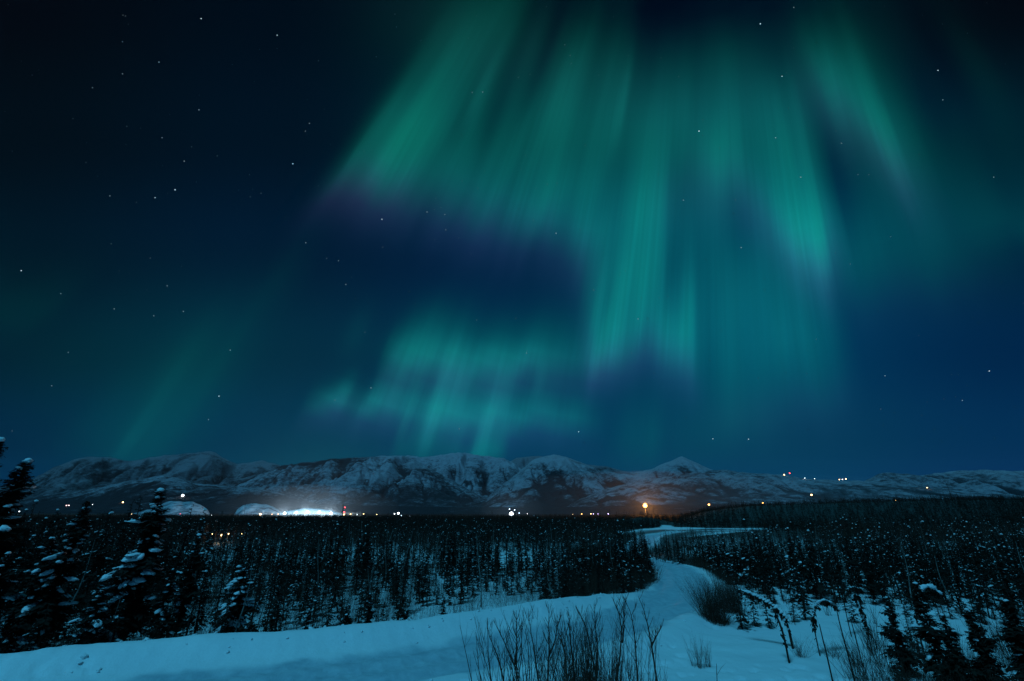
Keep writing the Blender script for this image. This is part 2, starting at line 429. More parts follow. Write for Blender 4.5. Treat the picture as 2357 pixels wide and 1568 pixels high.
def glow_mat(name, col, st):
    k = (name, tuple(col), st)
    if k not in _em:
        def f(t, b):
            b.inputs['Base Color'].default_value = (.05, .05, .05, 1)
            b.inputs['Emission Color'].default_value = (*col, 1); b.inputs['Emission Strength'].default_value = st
        _em[k] = mat(name, f); _em[k].cycles.emission_sampling = 'NONE'
    return _em[k]

# ------------------------------------------------------------ the road line and the lie of the land
ROADPIX = [(-500, 1700), (-250, 1672), (0, 1645), (300, 1612), (584, 1582), (880, 1540), (1169, 1493), (1300, 1466), (1400, 1440), (1480, 1412),
           (1540, 1386), (1572, 1358), (1574, 1335), (1560, 1315), (1540, 1303), (1505, 1292), (1462, 1283), (1436, 1272), (1440, 1260), (1462, 1251), (1480, 1244), (1484, 1236), (1500, 1228), (1560, 1221), (1700, 1217)]
RP = np.array([on_plane(x, y, .35)[:2] for x, y in ROADPIX])
# resample the polyline finely and smooth it
seg = np.r_[0, np.cumsum(np.linalg.norm(np.diff(RP, axis=0), axis=1))]
tt = np.arange(0, seg[-1], 1.0)
RL = np.stack([np.interp(tt, seg, RP[:, 0]), np.interp(tt, seg, RP[:, 1])], 1)
for _ in range(3):
    RL[1:-1] = (RL[:-2] + 2 * RL[1:-1] + RL[2:]) / 4
TG = np.gradient(RL, axis=0); TG /= np.linalg.norm(TG, axis=1)[:, None]
def road_dist(x, y):
    """signed distance to the road centre; positive on the far / left side"""
    x = np.asarray(x, float); y = np.asarray(y, float)
    sh = x.shape; x = x.ravel(); y = y.ravel(); out = np.full(x.shape, 99.0)
    near = (np.abs(x) < 120) & (y > 5) & (y < 230)
    X = x[near]; Y = y[near]; res = np.empty(len(X)); 
    for a in range(0, len(X), 4000):
        dx = X[a:a + 4000, None] - RL[None, :, 0]; dy = Y[a:a + 4000, None] - RL[None, :, 1]
        d2 = dx * dx + dy * dy; k = d2.argmin(1); r = np.arange(len(k))
        sd = TG[k, 0] * dy[r, k] - TG[k, 1] * dx[r, k]
        res[a:a + 4000] = np.sqrt(d2[r, k]) * np.sign(sd)
    out[near] = res
    return out.reshape(sh)
def HILL(x, y):
    """the wooded rise on the right, plus a knoll behind the clearing"""
    y_ = np.maximum(y, 1.0)
    xd = CX + FOC * (x / y_) / 1.08           # rough column of the photograph
    top = np.interp(xd, [1500, 1560, 1640, 1730, 1900, 2060, 2357, 2800, 3600], [0, 8.6, 13.0, 14.6, 16.9, 18.4, 19.0, 19.5, 19.5])
    st = np.interp(xd, [1500, 1750, 2100, 2500], [235, 225, 130, 95])
    h = top * smooth(0, 1, (y - st) / (430 - st))
    h = np.where(y > 470, h * (1 - .9 * smooth(470, 900, y)), h)
    h = h + 1.0 * np.exp(-((x - 75) / 60) ** 2 - ((y - 185) / 60) ** 2)
    kn = 4.6 * np.exp(-((x - 85) / 19) ** 2 - ((y - 300) / 22) ** 2)
    return h + kn
def H(x, y):
    x = np.asarray(x, float); y = np.asarray(y, float)
    z = -.008 * np.clip(y - 60, 0, 2500) + (fbm(x / 14, y / 14, 2, 3) - .5) * .7 * smooth(20, 60, y)
    z = z + HILL(x, y)
    # the bank the camera stands on
    z = z + 5.5 * (1 - smooth(-1, 1, (y - 9.5) / 10.5)) * smooth(-40, -12, x + y * .8 + 30)
    # road bed, ploughed berms
    s = road_dist(x, y); a = np.abs(s)
    wob = (fbm(x / 5.0, y / 5.0, 8, 3) - .5) * .75
    bed = .35 - np.clip(y - 60, 0, 500) * .008
    bend = smooth(36, 48, y)                     # round the bend the ploughed bank is low and the brush comes up to the road
    k = smooth(4.6 - 1.2 * bend, 2.4, a)
    z = z * (1 - k) + bed * k
    far = .85 * (1 - .75 * bend) * np.exp(-((s - 4.9 + 1.7 * bend - wob * .9) / (1.25 - .5 * bend)) ** 2) * (1 + .5 * wob) * smooth(110, 60, y)
    shoulder = .45 * (1 - .7 * bend) * smooth(2.2, 4.6, s) * smooth(13, 5, s) * (s > 0)
    nearb = .22 * np.exp(-((s + 3.6 - wob) / .8) ** 2)
    z = z + far + shoulder + nearb
    z = z + .08 * np.cos(a * 3.6 + 2.2 + wob) * smooth(2.9, 2.2, a) + (fbm(x / .9, y / .45, 61, 3) - .5) * .05 * smooth(3.4, 2.6, a)   # ruts
    # wind and foot marks
    z = z + (fbm(x / 2.2, y / 1.1, 21, 4) - .5) * .16 * smooth(3.0, 5.0, a)
    z = z - .10 * smooth(.62, .8, vnoise(x / .55, y / .5, 40)) * smooth(.5, .75, vnoise(x / 7, y / 3.2, 41)) * (a > 3.4)
    return z
def gz(x, y): return float(H(np.array([x]), np.array([y]))[0])

# one snow sheet: fine near the road, coarse far away
az = np.radians(np.r_[np.linspace(-180, -72, 25)[:-1], np.linspace(-72, 72, 760), np.linspace(72, 180, 25)[1:]])
rr = np.r_[0.5, np.geomspace(2.5, 16, 24), np.linspace(16.3, 70, 300), np.geomspace(70.5, 620, 200), np.geomspace(640, 14000, 60)]
AZ, RR = np.meshgrid(az, rr)
GX, GY = RR * np.sin(AZ), RR * np.cos(AZ)
GZ = H(GX, GY)
fl = smooth(15, 40, GY - 0) * 0 + GZ
V = np.stack([GX, GY, fl], -1).reshape(-1, 3)
n1_, n2_ = AZ.shape
i = np.arange(n1_ - 1)[:, None] * n2_; j = np.arange(n2_ - 1)[None]
Q = np.stack([i + j, i + j + 1, i + n2_ + j + 1, i + n2_ + j], -1).reshape(-1, 4)[:, ::-1]
gr = mesh_obj('snow_ground', V, [Q], GROUND, None, True)
ra = gr.data.attributes.new('road', 'FLOAT', 'POINT')
sd_ = np.abs(road_dist(GX, GY)) + (fbm(GX / 1.5, GY / 1.5, 5, 3) - .5) * 1.2
ra.data.foreach_set('value', smooth(3.0, 2.2, sd_).ravel().astype(np.float32))
CLEARPX = [(1428, 1226), (1475, 1219), (1512, 1213), (1522, 1206), (1545, 1206), (1560, 1212), (1640, 1213), (1720, 1211), (1800, 1213), (1740, 1224), (1640, 1232), (1560, 1238), (1512, 1246), (1500, 1268), (1474, 1262), (1462, 1240)]
CLX = np.array([on_plane(x, y, -.2)[:2] for x, y in CLEARPX])
def inpoly(x, y, P):
    P = np.asarray(P, float); c = np.zeros(x.shape, bool); n = len(P)
    for i in range(n):
        x1, y1 = P[i]; x2, y2 = P[(i + 1) % n]
        c ^= ((y1 > y) != (y2 > y)) & (x < (x2 - x1) * (y - y1) / (y2 - y1 + 1e-9) + x1)
    return c
br = smooth(75, 150, GY) * (1 - inpoly(GX, GY, CLX)) * smooth(2.5, 6, sd_)
rsd = road_dist(GX, GY)
br = np.maximum(br, smooth(40, 50, GY) * smooth(2.9, 4.2, rsd) * smooth(16, 8, rsd) * .9)
br = np.maximum(br, smooth(50, 58, GY) * smooth(-3.4, -4.6, rsd) * smooth(-14, -8, rsd) * .9)
br = np.where(np.hypot(GX, GY) > 640, 1.0, br) * (GY > 0)
ba = gr.data.attributes.new('brush', 'FLOAT', 'POINT'); ba.data.foreach_set('value', (br * .97).ravel().astype(np.float32))
tag(gr, 'snow covered ground with a ploughed snowy road, tracks and banks', kind='structure')

# ------------------------------------------------------------ mountains: ridges with their own distance and slopes
def mountain_mat(name, tree, rock, scale, dim=1.0):
    def f(t, b):
        g = nd(t, 'ShaderNodeNewGeometry'); tcx = nd(t, 'ShaderNodeTexCoord')
        mp = nd(t, 'ShaderNodeMapping'); mp.inputs['Scale'].default_value = (1, 1, 2.4)
        t.links.new(tcx.outputs['Object'], mp.inputs[0])
        n1 = noise(t, 1 / scale, 8, .68, vec=mp.outputs[0], dist=.8)
        n2 = noise(t, 1 / (scale * .11), 6, .75, vec=mp.outputs[0])
        n3 = noise(t, 1 / (scale * .03), 4, .8, vec=mp.outputs[0])
        a = nd(t, 'ShaderNodeAttribute'); a.attribute_name = 'wood'
        def mm(op, x, y, cl=False):
            n = nd(t, 'ShaderNodeMath', operation=op, use_clamp=cl)
            for i_, q in enumerate((x, y)):
                if isinstance(q, (int, float)): n.inputs[i_].default_value = q
                else: t.links.new(q, n.inputs[i_])
            return n.outputs[0]
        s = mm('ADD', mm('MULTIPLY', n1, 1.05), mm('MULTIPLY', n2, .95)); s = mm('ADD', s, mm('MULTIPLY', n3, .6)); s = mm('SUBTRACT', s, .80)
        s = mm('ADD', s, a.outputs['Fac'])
        c = ramp(t, s, [(.36, (.42, .34, .38)), (.52, (.27, .22, .25)), (.60, (.12, .095, .11)), (.74, (.03, .026, .032))])  # reddish tint of snow and rock paints in the glow of town lights
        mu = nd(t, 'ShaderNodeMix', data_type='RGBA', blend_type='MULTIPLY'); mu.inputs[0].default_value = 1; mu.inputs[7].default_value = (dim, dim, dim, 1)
        t.links.new(c, mu.inputs[6]); t.links.new(mu.outputs[2], b.inputs['Base Color']); b.inputs['Roughness'].default_value = .9
        b.inputs['Specular IOR Level'].default_value = .1
        bump(t, b, n2, .6, scale * .05)
    return mat(name, f)
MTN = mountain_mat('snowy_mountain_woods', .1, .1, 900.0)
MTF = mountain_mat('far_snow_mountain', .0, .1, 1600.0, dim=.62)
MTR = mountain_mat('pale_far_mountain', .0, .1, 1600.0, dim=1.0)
hillmeshes = []
def massif(name, crest, dr, df, label, mt, wood=(.3, -.1), rough=1.0, edge=0.0, seed=0, base=-18.0, back=.6, gully=1.0, nx=620, nr=240):
    cx_ = np.array([c[0] for c in crest], float); cy_ = np.array([c[1] for c in crest], float)
    xs = np.linspace(cx_[0], cx_[-1], nx)
    ys = np.interp(xs, cx_, cy_)
    kk = np.ones(5) / 5; yp = np.pad(ys, 2, mode='edge'); ys = np.convolve(yp, kk, 'valid')
    a = (xs - CX) / FOC; v = (CY - ys) / FOC
    den = CT - v * ST
    zc = EYE + dr * (ST + v * CT) / den            # height of the crest over the valley
    zc = np.maximum(zc, base)
    rx = a / den                                    # lateral per metre of depth
    t = np.linspace(0, 1 + back, nr)
    T, XI = np.meshgrid(t, np.arange(nx), indexing='ij')
    # depth wanders a little along the ridge
    wob = 1 + .08 * (fbm(xs / 160.0 + seed, xs * 0 + seed, seed, 3) - .5)
    D = df + (dr * wob[XI] - df) * np.minimum(T, 1) + np.maximum(T - 1, 0) * (dr - df)
    X = rx[XI] * D
    zr = zc[XI] - base
    prof = np.where(T <= 1, .18 * T + .82 * smooth(0, 1, T) ** 1.15, 1 - .75 * smooth(0, back, T - 1))
    w = dr / 8000.0
    g1 = np.abs(fbm(X / (900 * w) + seed * 3.7, D / (2600 * w), seed + 3, 4) - .5) * 2
    g2 = np.abs(fbm(X / (330 * w) + D / (1500 * w), D / (900 * w) + seed, seed + 9, 4) - .5) * 2
    env = np.clip(np.minimum(T, 1) * (1 - np.minimum(T, 1)) * 4, 0, 1)
    Z = base + zr * prof * (1 - gully * env * (.34 * (1 - smooth(0, .35, g1)) + .22 * (1 - smooth(0, .4, g2))))
    Z = Z + (fbm(X / (140 * w), D / (140 * w), seed + 20, 4) - .5) * 46 * w * rough * np.clip(zr * prof / (300 * w), 0, 1) * np.where(T < 1, 1, .6)
    V = np.stack([X, D, Z], -1).reshape(-1, 3)
    i = np.arange(nr - 1)[:, None] * nx; j = np.arange(nx - 1)[None]
    Q = np.stack([i + j, i + j + 1, i + nx + j + 1, i + nx + j], -1).reshape(-1, 4)
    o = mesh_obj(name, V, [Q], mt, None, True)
    hz = (Z - base) / (650 * w)
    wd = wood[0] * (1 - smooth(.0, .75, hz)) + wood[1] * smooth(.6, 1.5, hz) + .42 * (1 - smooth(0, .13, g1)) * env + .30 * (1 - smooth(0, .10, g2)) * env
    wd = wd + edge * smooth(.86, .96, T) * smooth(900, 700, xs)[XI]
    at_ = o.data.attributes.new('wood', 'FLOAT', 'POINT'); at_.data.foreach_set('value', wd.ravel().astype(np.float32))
    tag(o, label, kind='structure')
    hillmeshes.append(o); return o

massif('mountain_range', [(-700, 1200), (-300, 1160), (-60, 1130), (60, 1110), (90, 1096), (130, 1075), (170, 1060), (205, 1052), (245, 1050), (275, 1057), (300, 1060), (340, 1052), (400, 1045), (455, 1041), (492, 1039),
        (520, 1058), (545, 1070), (575, 1064), (605, 1058), (645, 1072), (700, 1088), (760, 1130), (860, 1190)], 13500, 8000, 'far snowy mountains on the left above the dark foothill', MTF, (.10, -.12), 1.3, seed=1)
massif('peak', [(1300, 1190), (1380, 1120), (1420, 1092), (1470, 1084), (1500, 1078), (1530, 1064), (1568, 1050), (1600, 1064), (1640, 1082), (1700, 1100), (1800, 1140), (1900, 1190)], 12500, 9000,
       'pale pointed snow peak standing behind the right shoulder of the range', MTR, (-.05, -.2), .8, seed=2)
massif('peak', [(1090, 1190), (1150, 1075), (1190, 1053), (1240, 1049), (1290, 1055), (1330, 1066), (1400, 1074), (1440, 1084), (1500, 1110), (1560, 1190)], 11500, 9000, 'low round snow shoulder behind the middle of the range', MTF, (-.05, -.2), .8, seed=12)
massif('mountain_range', [(1850, 1190), (1960, 1130), (2000, 1104), (2030, 1089), (2070, 1091), (2120, 1094), (2160, 1088), (2200, 1082), (2280, 1082), (2330, 1084), (2400, 1080), (2600, 1090), (3000, 1120), (3500, 1190)], 15500, 11000,
       'long pale snow mountains at the far right edge', MTR, (-.02, -.15), 1.0, seed=3)
massif('mountain', [(760, 1190), (860, 1120), (900, 1062), (940, 1046), (965, 1050), (1000, 1047), (1040, 1040), (1068, 1041), (1092, 1045), (1130, 1049), (1160, 1056), (1190, 1070), (1230, 1110), (1280, 1190)], 9300, 6300,
       'middle snowy mountain with steep gullied sides', MTN, (.14, -.16), 1.2, seed=4)
massif('mountain', [(420, 1190), (500, 1142), (530, 1122), (560, 1108), (600, 1090), (650, 1073), (700, 1066), (740, 1061), (790, 1057), (840, 1054), (890, 1050), (925, 1047), (955, 1056), (990, 1078), (1030, 1100), (1075, 1124), (1120, 1146), (1170, 1190)], 7800, 4300,
       'broad wooded mountain left of the centre valley', MTN, (.22, -.06), 1.0, seed=5, edge=.30)
massif('mountain', [(1040, 1190), (1100, 1160), (1120, 1146), (1150, 1120), (1190, 1090), (1225, 1058), (1245, 1050), (1275, 1046), (1305, 1050), (1335, 1062), (1375, 1078), (1440, 1090), (1500, 1100), (1560, 1110), (1640, 1130), (1720, 1190)], 7400, 4100,
       'rounded snowy mountain right of the centre valley', MTN, (.18, -.14), 1.0, seed=6)
massif('hill', [(1240, 1190), (1330, 1150), (1420, 1118), (1500, 1102), (1570, 1092), (1630, 1082), (1665, 1080), (1700, 1087), (1745, 1093), (1790, 1095), (1850, 1101), (1920, 1104), (1990, 1108), (2060, 1115), (2140, 1124), (2220, 1133), (2330, 1140), (2600, 1160), (3000, 1190)], 5600, 3000,
       'long low snowy ridge with lights sloping down to the right', MTN, (.15, -.04), .8, seed=7, gully=.7)
massif('hill', [(-500, 1190), (-100, 1165), (60, 1148), (150, 1132), (230, 1122), (300, 1108), (350, 1100), (385, 1096), (420, 1106), (460, 1116), (540, 1121), (600, 1126), (700, 1150), (800, 1190)], 5200, 3200,
       'dark wooded foothill under the left mountains', MTN, (.34, .20), .8, seed=8, gully=.5)
massif('hill', [(300, 1196), (420, 1168), (560, 1160), (760, 1162), (980, 1166), (1200, 1168), (1400, 1166), (1600, 1160), (1760, 1160), (1900, 1190)], 3000, 1900,
       'low dark wooded foot of the slopes behind the valley lights', MTN, (.36, .3), .3, seed=9, gully=.3, base=-22)

def m_field(t, b):
    mp = nd(t, 'ShaderNodeMapping'); tcx = nd(t, 'ShaderNodeTexCoord'); mp.inputs['Scale'].default_value = (.5, .35, .8)
    t.links.new(tcx.outputs['Object'], mp.inputs[0])
    c = ramp(t, noise(t, .06, 8, .7, vec=mp.outputs[0], dist=1.2), [(.36, (.60, .58, .62)), (.50, (.38, .36, .40)), (.58, (.14, .13, .15)), (.68, (.05, .045, .05))])
    t.links.new(c, b.inputs['Base Color']); b.inputs['Roughness'].default_value = .85
FIELD = mat('scrubby_snowfield', m_field)

# ------------------------------------------------------------ tree builders (arrays, so that woods can be joined)
def spruce_arrays(h, r, nb, ns, snow, seed, fine=0, lean=0.0, gap=.12, snow_size=1.0, top_bare=.0):
    """returns (trunk MB, foliage MB, snow MB) of a ragged narrow spruce, base at the origin"""
    rs = np.random.RandomState(seed); np.random.seed(seed)
    tr, fo, sn = MB(), MB(), MB()
    n = 8; zz = np.linspace(0, 1, n)
    bx = lean * zz ** 1.6 * h + .012 * h * np.sin(zz * 7 + seed); by = .010 * h * np.sin(zz * 5 + seed * 2)
    tr.tube(np.stack([bx, by, zz * h - .15], 1), .016 * h * (1 - zz) ** .8 + .006, 6 if fine else 4)
    V = []; T = []
    for k in range(nb):
        f = (k + rs.rand()) / nb
        f = .04 + .95 * f ** .92
        if rs.rand() < gap: continue
        L = r * (1 - f) ** (.58 if fine else .78) * rs.uniform(.55, 1.15) * (1.0 + .35 * math.sin(f * 23 + seed)) + .05 * r
        if f < .12: L *= .6
        th = rs.rand() * 2 * PI
        z0 = f * h; cx_ = np.interp(f, zz, bx); cy_ = np.interp(f, zz, by)
        droop = rs.uniform(.25, .75) * (1 - f * .8); up = .25 * f
        dx, dy = math.cos(th), math.sin(th)
        def P(s):
            return np.array([cx_ + dx * L * s, cy_ + dy * L * s, z0 + up * L * s - droop * L * s * s + .10 * L * s ** 4])
        px_, py_ = -dy, dx
        for q in range(ns):
            s = (q + rs.rand()) / ns * .95 + .08
            p = P(s); wq = L * .34 * (1.15 - s) + .05 * r
            sd = 1 if q % 2 else -1
            an = sd * rs.uniform(.5, 1.25)
            ex = dx * math.cos(an) - dy * math.sin(an); ey = dy * math.cos(an) + dx * math.sin(an)
            ln = wq * rs.uniform(.7, 1.5)
            tip = p + np.array([ex * ln, ey * ln, -ln * rs.uniform(.15, .75)])
            wd = ln * rs.uniform(.22, .46)
            mid = (p + tip) / 2 + np.array([-ey * wd, ex * wd, rs.uniform(-.3, .2) * wd])
            mid2 = (p + tip) / 2 + np.array([ey * wd, -ex * wd, rs.uniform(-.5, .1) * wd])
            b = len(V); V += [p, mid, tip, mid2]; T += [(b, b + 1, b + 2), (b, b + 2, b + 3)]
        if fine and rs.rand() < .8:
            fo.tube([P(0), P(.5), P(1)], [.006 * h * .6, .006 * h * .4, .003], 3, False)
        if rs.rand() < snow:
            s = rs.uniform(.45, .95); p = P(s) + np.array([0, 0, .02 * h * .3])
            rl = min(L * rs.uniform(.16, .42), .34) * snow_size * (1 if fine else rs.choice([.45, .6, .8, 1.3], p=[.35, .3, .2, .15])); slope = -math.atan2(up - 2 * droop * s, 1)
            lump(sn, p, (rl, rl * rs.uniform(.4, .75), rl * rs.uniform(.22, .42)), 2 if fine > 1 else (1 if fine else 0), th, slope, .35)
            if fine:
                for q_ in range(2):
                    s2 = min(1, max(.2, s + rs.uniform(-.28, .2))); p2 = P(s2) + np.array([px_, py_, 0]) * rs.uniform(-.12, .12) * L
                    lump(sn, p2, (rl * .75, rl * rs.uniform(.3, .6), rl * rs.uniform(.16, .3)), 1, th + rs.uniform(-.5, .5), slope, .4)
    fo.add(np.array(V), np.array(T))
    # leader tuft
    V = []; T = []
    for k in range(10 if fine else 5):
        zt = h * (1 - .06 * rs.rand()); a = rs.rand() * 2 * PI; l_ = .05 * r + .03 * h * rs.rand() * .6
        p = np.array([bx[-1], by[-1], zt]); e = p + np.array([math.cos(a) * l_, math.sin(a) * l_, -.3 * l_]); q = (p + e) / 2 + np.array([0, 0, .35 * l_])
        b = len(V); V += [p, q, e]; T.append((b, b + 1, b + 2))
    fo.add(np.array(V), np.array(T))
    if snow > 0 and rs.rand() < .6: lump(sn, (bx[-1], by[-1], h * .985), (.045 * h * .5, .04 * h * .5, .035 * h * .5), 1 if fine else 0)
    return tr, fo, sn

def stems_arrays(h, spread, n, seed, side=5, thick=.010, k=3, curve=.3, base=.15, forks=.5):
    """a clump of bare upright stems with side twigs"""
    rs = np.random.RandomState(seed); mb = MB()
    for i in range(n):
        a = rs.rand() * 2 * PI; b0 = base * math.sqrt(rs.rand()); hh = h * rs.uniform(.55, 1.0)
        sx = spread * rs.normal() * .5; sy = spread * rs.normal() * .5; ben = curve * rs.normal() * .5
        m = 6; s = np.linspace(0, 1, m)
        P = np.stack([b0 * math.cos(a) + sx * s + ben * s * s * math.cos(a * 3) + .015 * h * np.sin(s * 9 + i), b0 * math.sin(a) + sy * s + ben * s * s * math.sin(a * 2) + .015 * h * np.cos(s * 8 + i), hh * s * (1 - .04 * s) - .1], 1)
        R = thick * (hh / h) * (1 - .88 * s) * rs.uniform(.6, 1.25)
        mb.tube(P, R, k + 1 if thick > .009 else k, False)
        for q in range(side):
            f = rs.uniform(.25, .97); j = int(f * (m - 1)); fr = f * (m - 1) - j
            p = P[j] * (1 - fr) + P[min(j + 1, m - 1)] * fr
            th = rs.rand() * 2 * PI; ln = hh * rs.uniform(.08, .30) * (1.1 - f * .7)
            e = np.array([math.cos(th) * ln * .42, math.sin(th) * ln * .42, ln * rs.uniform(.7, 1.0)])
            c = p + e * .5 + np.array([math.cos(th), math.sin(th), 0]) * ln * .07
            r0 = max(thick * .42 * (1 - f * .75), .0012)
            mb.tube([p, c, p + e], [r0, r0 * .75, r0 * .3], k, False)
            if rs.rand() < forks:
                th2 = th + rs.uniform(-1.4, 1.4); l2 = ln * .5
                e2 = c + np.array([math.cos(th2) * l2 * .4, math.sin(th2) * l2 * .4, l2 * .8])
                mb.tube([c, (c + e2) / 2, e2], [r0 * .6, r0 * .5, r0 * .25], k, False)
    return mb

def bare_tree_arrays(h, seed, nb=14, k=4, thick=.012):
    rs = np.random.RandomState(seed); mb = MB(); m = 8; s = np.linspace(0, 1, m)
    P = np.stack([.03 * h * np.sin(s * 5 + seed), .03 * h * np.cos(s * 4 + seed), h * s - .2], 1)
    mb.tube(P, thick * h * (1 - .85 * s), k + 1, False)
    tw = MB()
    for q in range(nb):
        f = .25 + .72 * (q + rs.rand()) / nb; j = min(int(f * (m - 1)), m - 2); fr = f * (m - 1) - j
        p = P[j] * (1 - fr) + P[j + 1] * fr; th = q * 2.4 + rs.rand(); ln = h * .26 * (1.15 - f) * rs.uniform(.6, 1.3)
        d = np.array([math.cos(th) * .55, math.sin(th) * .55, .85])
        a = p + d * ln * .5; e = a + (d + np.array([0, 0, .5])) * ln * .5
        r0 = thick * h * .35 * (1.1 - f)
        tw.tube([p, a, e], [r0, r0 * .6, r0 * .2], 3, False)
        for z in range(4):
            t_ = rs.uniform(.3, 1); pp = p + (e - p) * t_; th2 = th + rs.uniform(-1.5, 1.5); l2 = ln * .35 * rs.uniform(.5, 1.2)
            ee = pp + np.array([math.cos(th2) * .5, math.sin(th2) * .5, .8]) * l2
            tw.tube([pp, ee], [r0 * .4, r0 * .15], 3, False)
    return mb, tw

def place_tree(name, parts, loc, rz, label, cat, group=None, sc=1.0):
    e = empty(name, loc, rz, sc); tag(e, label, cat, group)
    for pn, mb, m in parts:
        if mb.n:
            o_ = mb.build(pn, m, e, pn == 'snow')
            if pn == 'snow': o_['kind'] = 'stuff'
    return e
def copy_tree(root, loc, rz, sc, label=None):
    c = root.copy(); C.objects.link(c); c.location = loc; c.rotation_euler = (random.gauss(0, .07), random.gauss(0, .07), rz); c.scale = (sc,) * 3
    if label: c['label'] = label
    for ch in root.children:
        d = ch.copy(); C.objects.link(d); d.parent = c
    return c

# ------------------------------------------------------------ the big spruces on the left, each built for itself
def hero(x, ytop, depth, r, seed, label, nb=150, snow=.3, lean=0.0, ss=1.0, gap=.12, rz=0.0, ns=11):
    p = at(x, ytop, depth); g = gz(p.x, depth)
    # the leaning crown tip is brought over the base
    h = p.z - g; nb = int(nb * 1.75); snow = snow * (.56 if x < 1200 else .2)
    tr, fo, sn = spruce_arrays(h, r, nb, ns, snow, seed, 2, lean, gap, ss)
    return place_tree('spruce_tree', [('trunk', tr, BARK), ('crown', fo, NEEDLE), ('snow', sn, CLUMP)], (p.x, depth, g), rz, label, 'tree')
hero(2, 1008, 25.8, 1.7, 31, 'tallest dark spruce, cut off by the left edge of the view', 190, .16)
hero(62, 1056, 26.8, 2.0, 32, 'broad dark spruce second from the left edge, nearly bare of snow at its top', 210, .15, ss=1.2)
hero(200, 1150, 27.8, 1.4, 33, 'slim spruce left of the snowfields with white clumps down its side', 170, .42, ss=1.1)
hero(373, 1124, 28.3, 1.65, 34, 'tall pointed spruce standing in front of the two pale snowfields', 190, .36, ss=1.35)
hero(462, 1228, 29.8, .95, 35, 'dark spruce just left of the small amber house lights', 130, .22)
hero(566, 1294, 30.3, 1.2, 36, 'short spruce loaded with round snow clumps, right of the tall pointed spruce', 150, .62, ss=1.2)
hero(122, 1236, 27.3, 1.1, 37, 'low snow-flecked spruce between the broad dark spruce and the slim one', 120, .5, ss=1.1)
hero(300, 1268, 27.8, 1.0, 38, 'low snowy spruce squeezed between the slim spruce and the tall pointed one', 110, .55, ss=1.1)
hero(412, 1262, 28.8, .9, 39, 'narrow dark spruce touching the right side of the tall pointed spruce', 110, .3)
hero(20, 1270, 24.8, 1.2, 40, 'wide low spruce with snowy boughs at the foot of the left edge', 130, .4, ss=1.1)
hero(240, 1340, 26.3, 1.0, 41, 'small snow-dusted spruce near the bank below the slim spruce', 90, .5, ss=1.1)
hero(852, 1366, 30.8, .55, 42, 'little black spruce standing against the snow just behind the road bank', 80, .2, gap=.02)
hero(802, 1392, 29.8, .5, 43, 'stubby dark spruce left of the little black spruce by the bank', 60, .12, gap=.02)
hero(932, 1402, 31.8, .42, 44, 'leaning stub of a spruce right of the little black spruce by the bank', 50, .1, lean=.22, gap=.02)
hero(1022, 1372, 33.8, .45, 45, 'thin spruce right of the leaning stub, behind the road bank', 60, .35)
hero(716, 1368, 29.3, .5, 46, 'thin spruce with a few white tufts left of the stubby dark spruce', 70, .4)

# right side, close to the camera: dark spruces that stand in the snow field
hero(2040, 1384, 25.2, .78, 51, 'slender black spruce standing nearest the open snow field', 110, .08, gap=.05, ns=14)
hero(2106, 1340, 23.0, .85, 52, 'snow-flecked black spruce second from the open snow field', 120, .2, gap=.05, ns=14)
hero(2166, 1412, 21.2, .75, 53, 'thin dark spruce third from the open snow field', 100, .12, gap=.05, ns=14)
hero(2226, 1400, 20.2, .9, 54, 'bushy dark spruce in the lower right corner, left of the last one', 120, .14, gap=.05, ns=14)
hero(2318, 1380, 20.6, 1.0, 55, 'rightmost dark spruce, cut off by the lower right corner', 130, .12, gap=.05, ns=14)

# ------------------------------------------------------------ small spruces: prototypes, individuals, woods
PROTO = []
for k in range(9):
    h = rng.uniform(2.6, 4.0)
    PROTO.append((h, spruce_arrays(h, rng.uniform(.5, .85), 70, 8, [.03, .06, .10, .14, .20, .28, .38, .52, .04][k], 100 + k, 0, gap=.08, snow_size=(.6, .7, .5, .9, .6, 1.0, .7, 1.1, .8)[k])))
LOW = []
for k in range(6):
    h = rng.uniform(2.8, 4.2)
    LOW.append((h, spruce_arrays(h, rng.uniform(.7, 1.1), 34, 5, (.0, .02, .04, .08, .14, .24)[k], 140 + k, 0, gap=.05, snow_size=1.1)))
BUSH = [(h_, stems_arrays(h_, h_ * .30, 11, 200 + k, 5, .012, 3, .5, .25)) for k, h_ in enumerate((2.6, 3.2, 2.2, 3.8, 3.0))]
BTREE = [(h_, bare_tree_arrays(h_, 230 + k, 12)) for k, h_ in enumerate((4.2, 5.0, 3.6, 4.6))]

def xy_screen(x, y, z):
    d = np.stack([x, y, z - EYE], -1)
    return frame_xy(d)
def inpoly(x, y, P):
    P = np.asarray(P, float); c = np.zeros(x.shape, bool); n = len(P)
    for i in range(n):
        x1, y1 = P[i]; x2, y2 = P[(i + 1) % n]
        c ^= ((y1 > y) != (y2 > y)) & (x < (x2 - x1) * (y - y1) / (y2 - y1 + 1e-9) + x1)
    return c
def gpoly(pts, z): return [tuple(on_plane(x, y, z)[:2]) for x, y in pts]
OPEN = gpoly([(1000, 2500), (1130, 1568), (1420, 1440), (1500, 1415), (1600, 1392), (1640, 1430), (1720, 1448), (1800, 1428), (1860, 1430), (1930, 1470), (1990, 1545), (2040, 1620), (2100, 1900), (2000, 2500)], .3)
THIN = gpoly([(1640, 1430), (1720, 1400), (1800, 1385), (1950, 1375), (2100, 1400), (2250, 1440), (2450, 1500), (2700, 1700), (2300, 2400), (2100, 1900), (1990, 1545), (1860, 1430)], .3)
CLEAR = gpoly(CLEARPX, -.2)
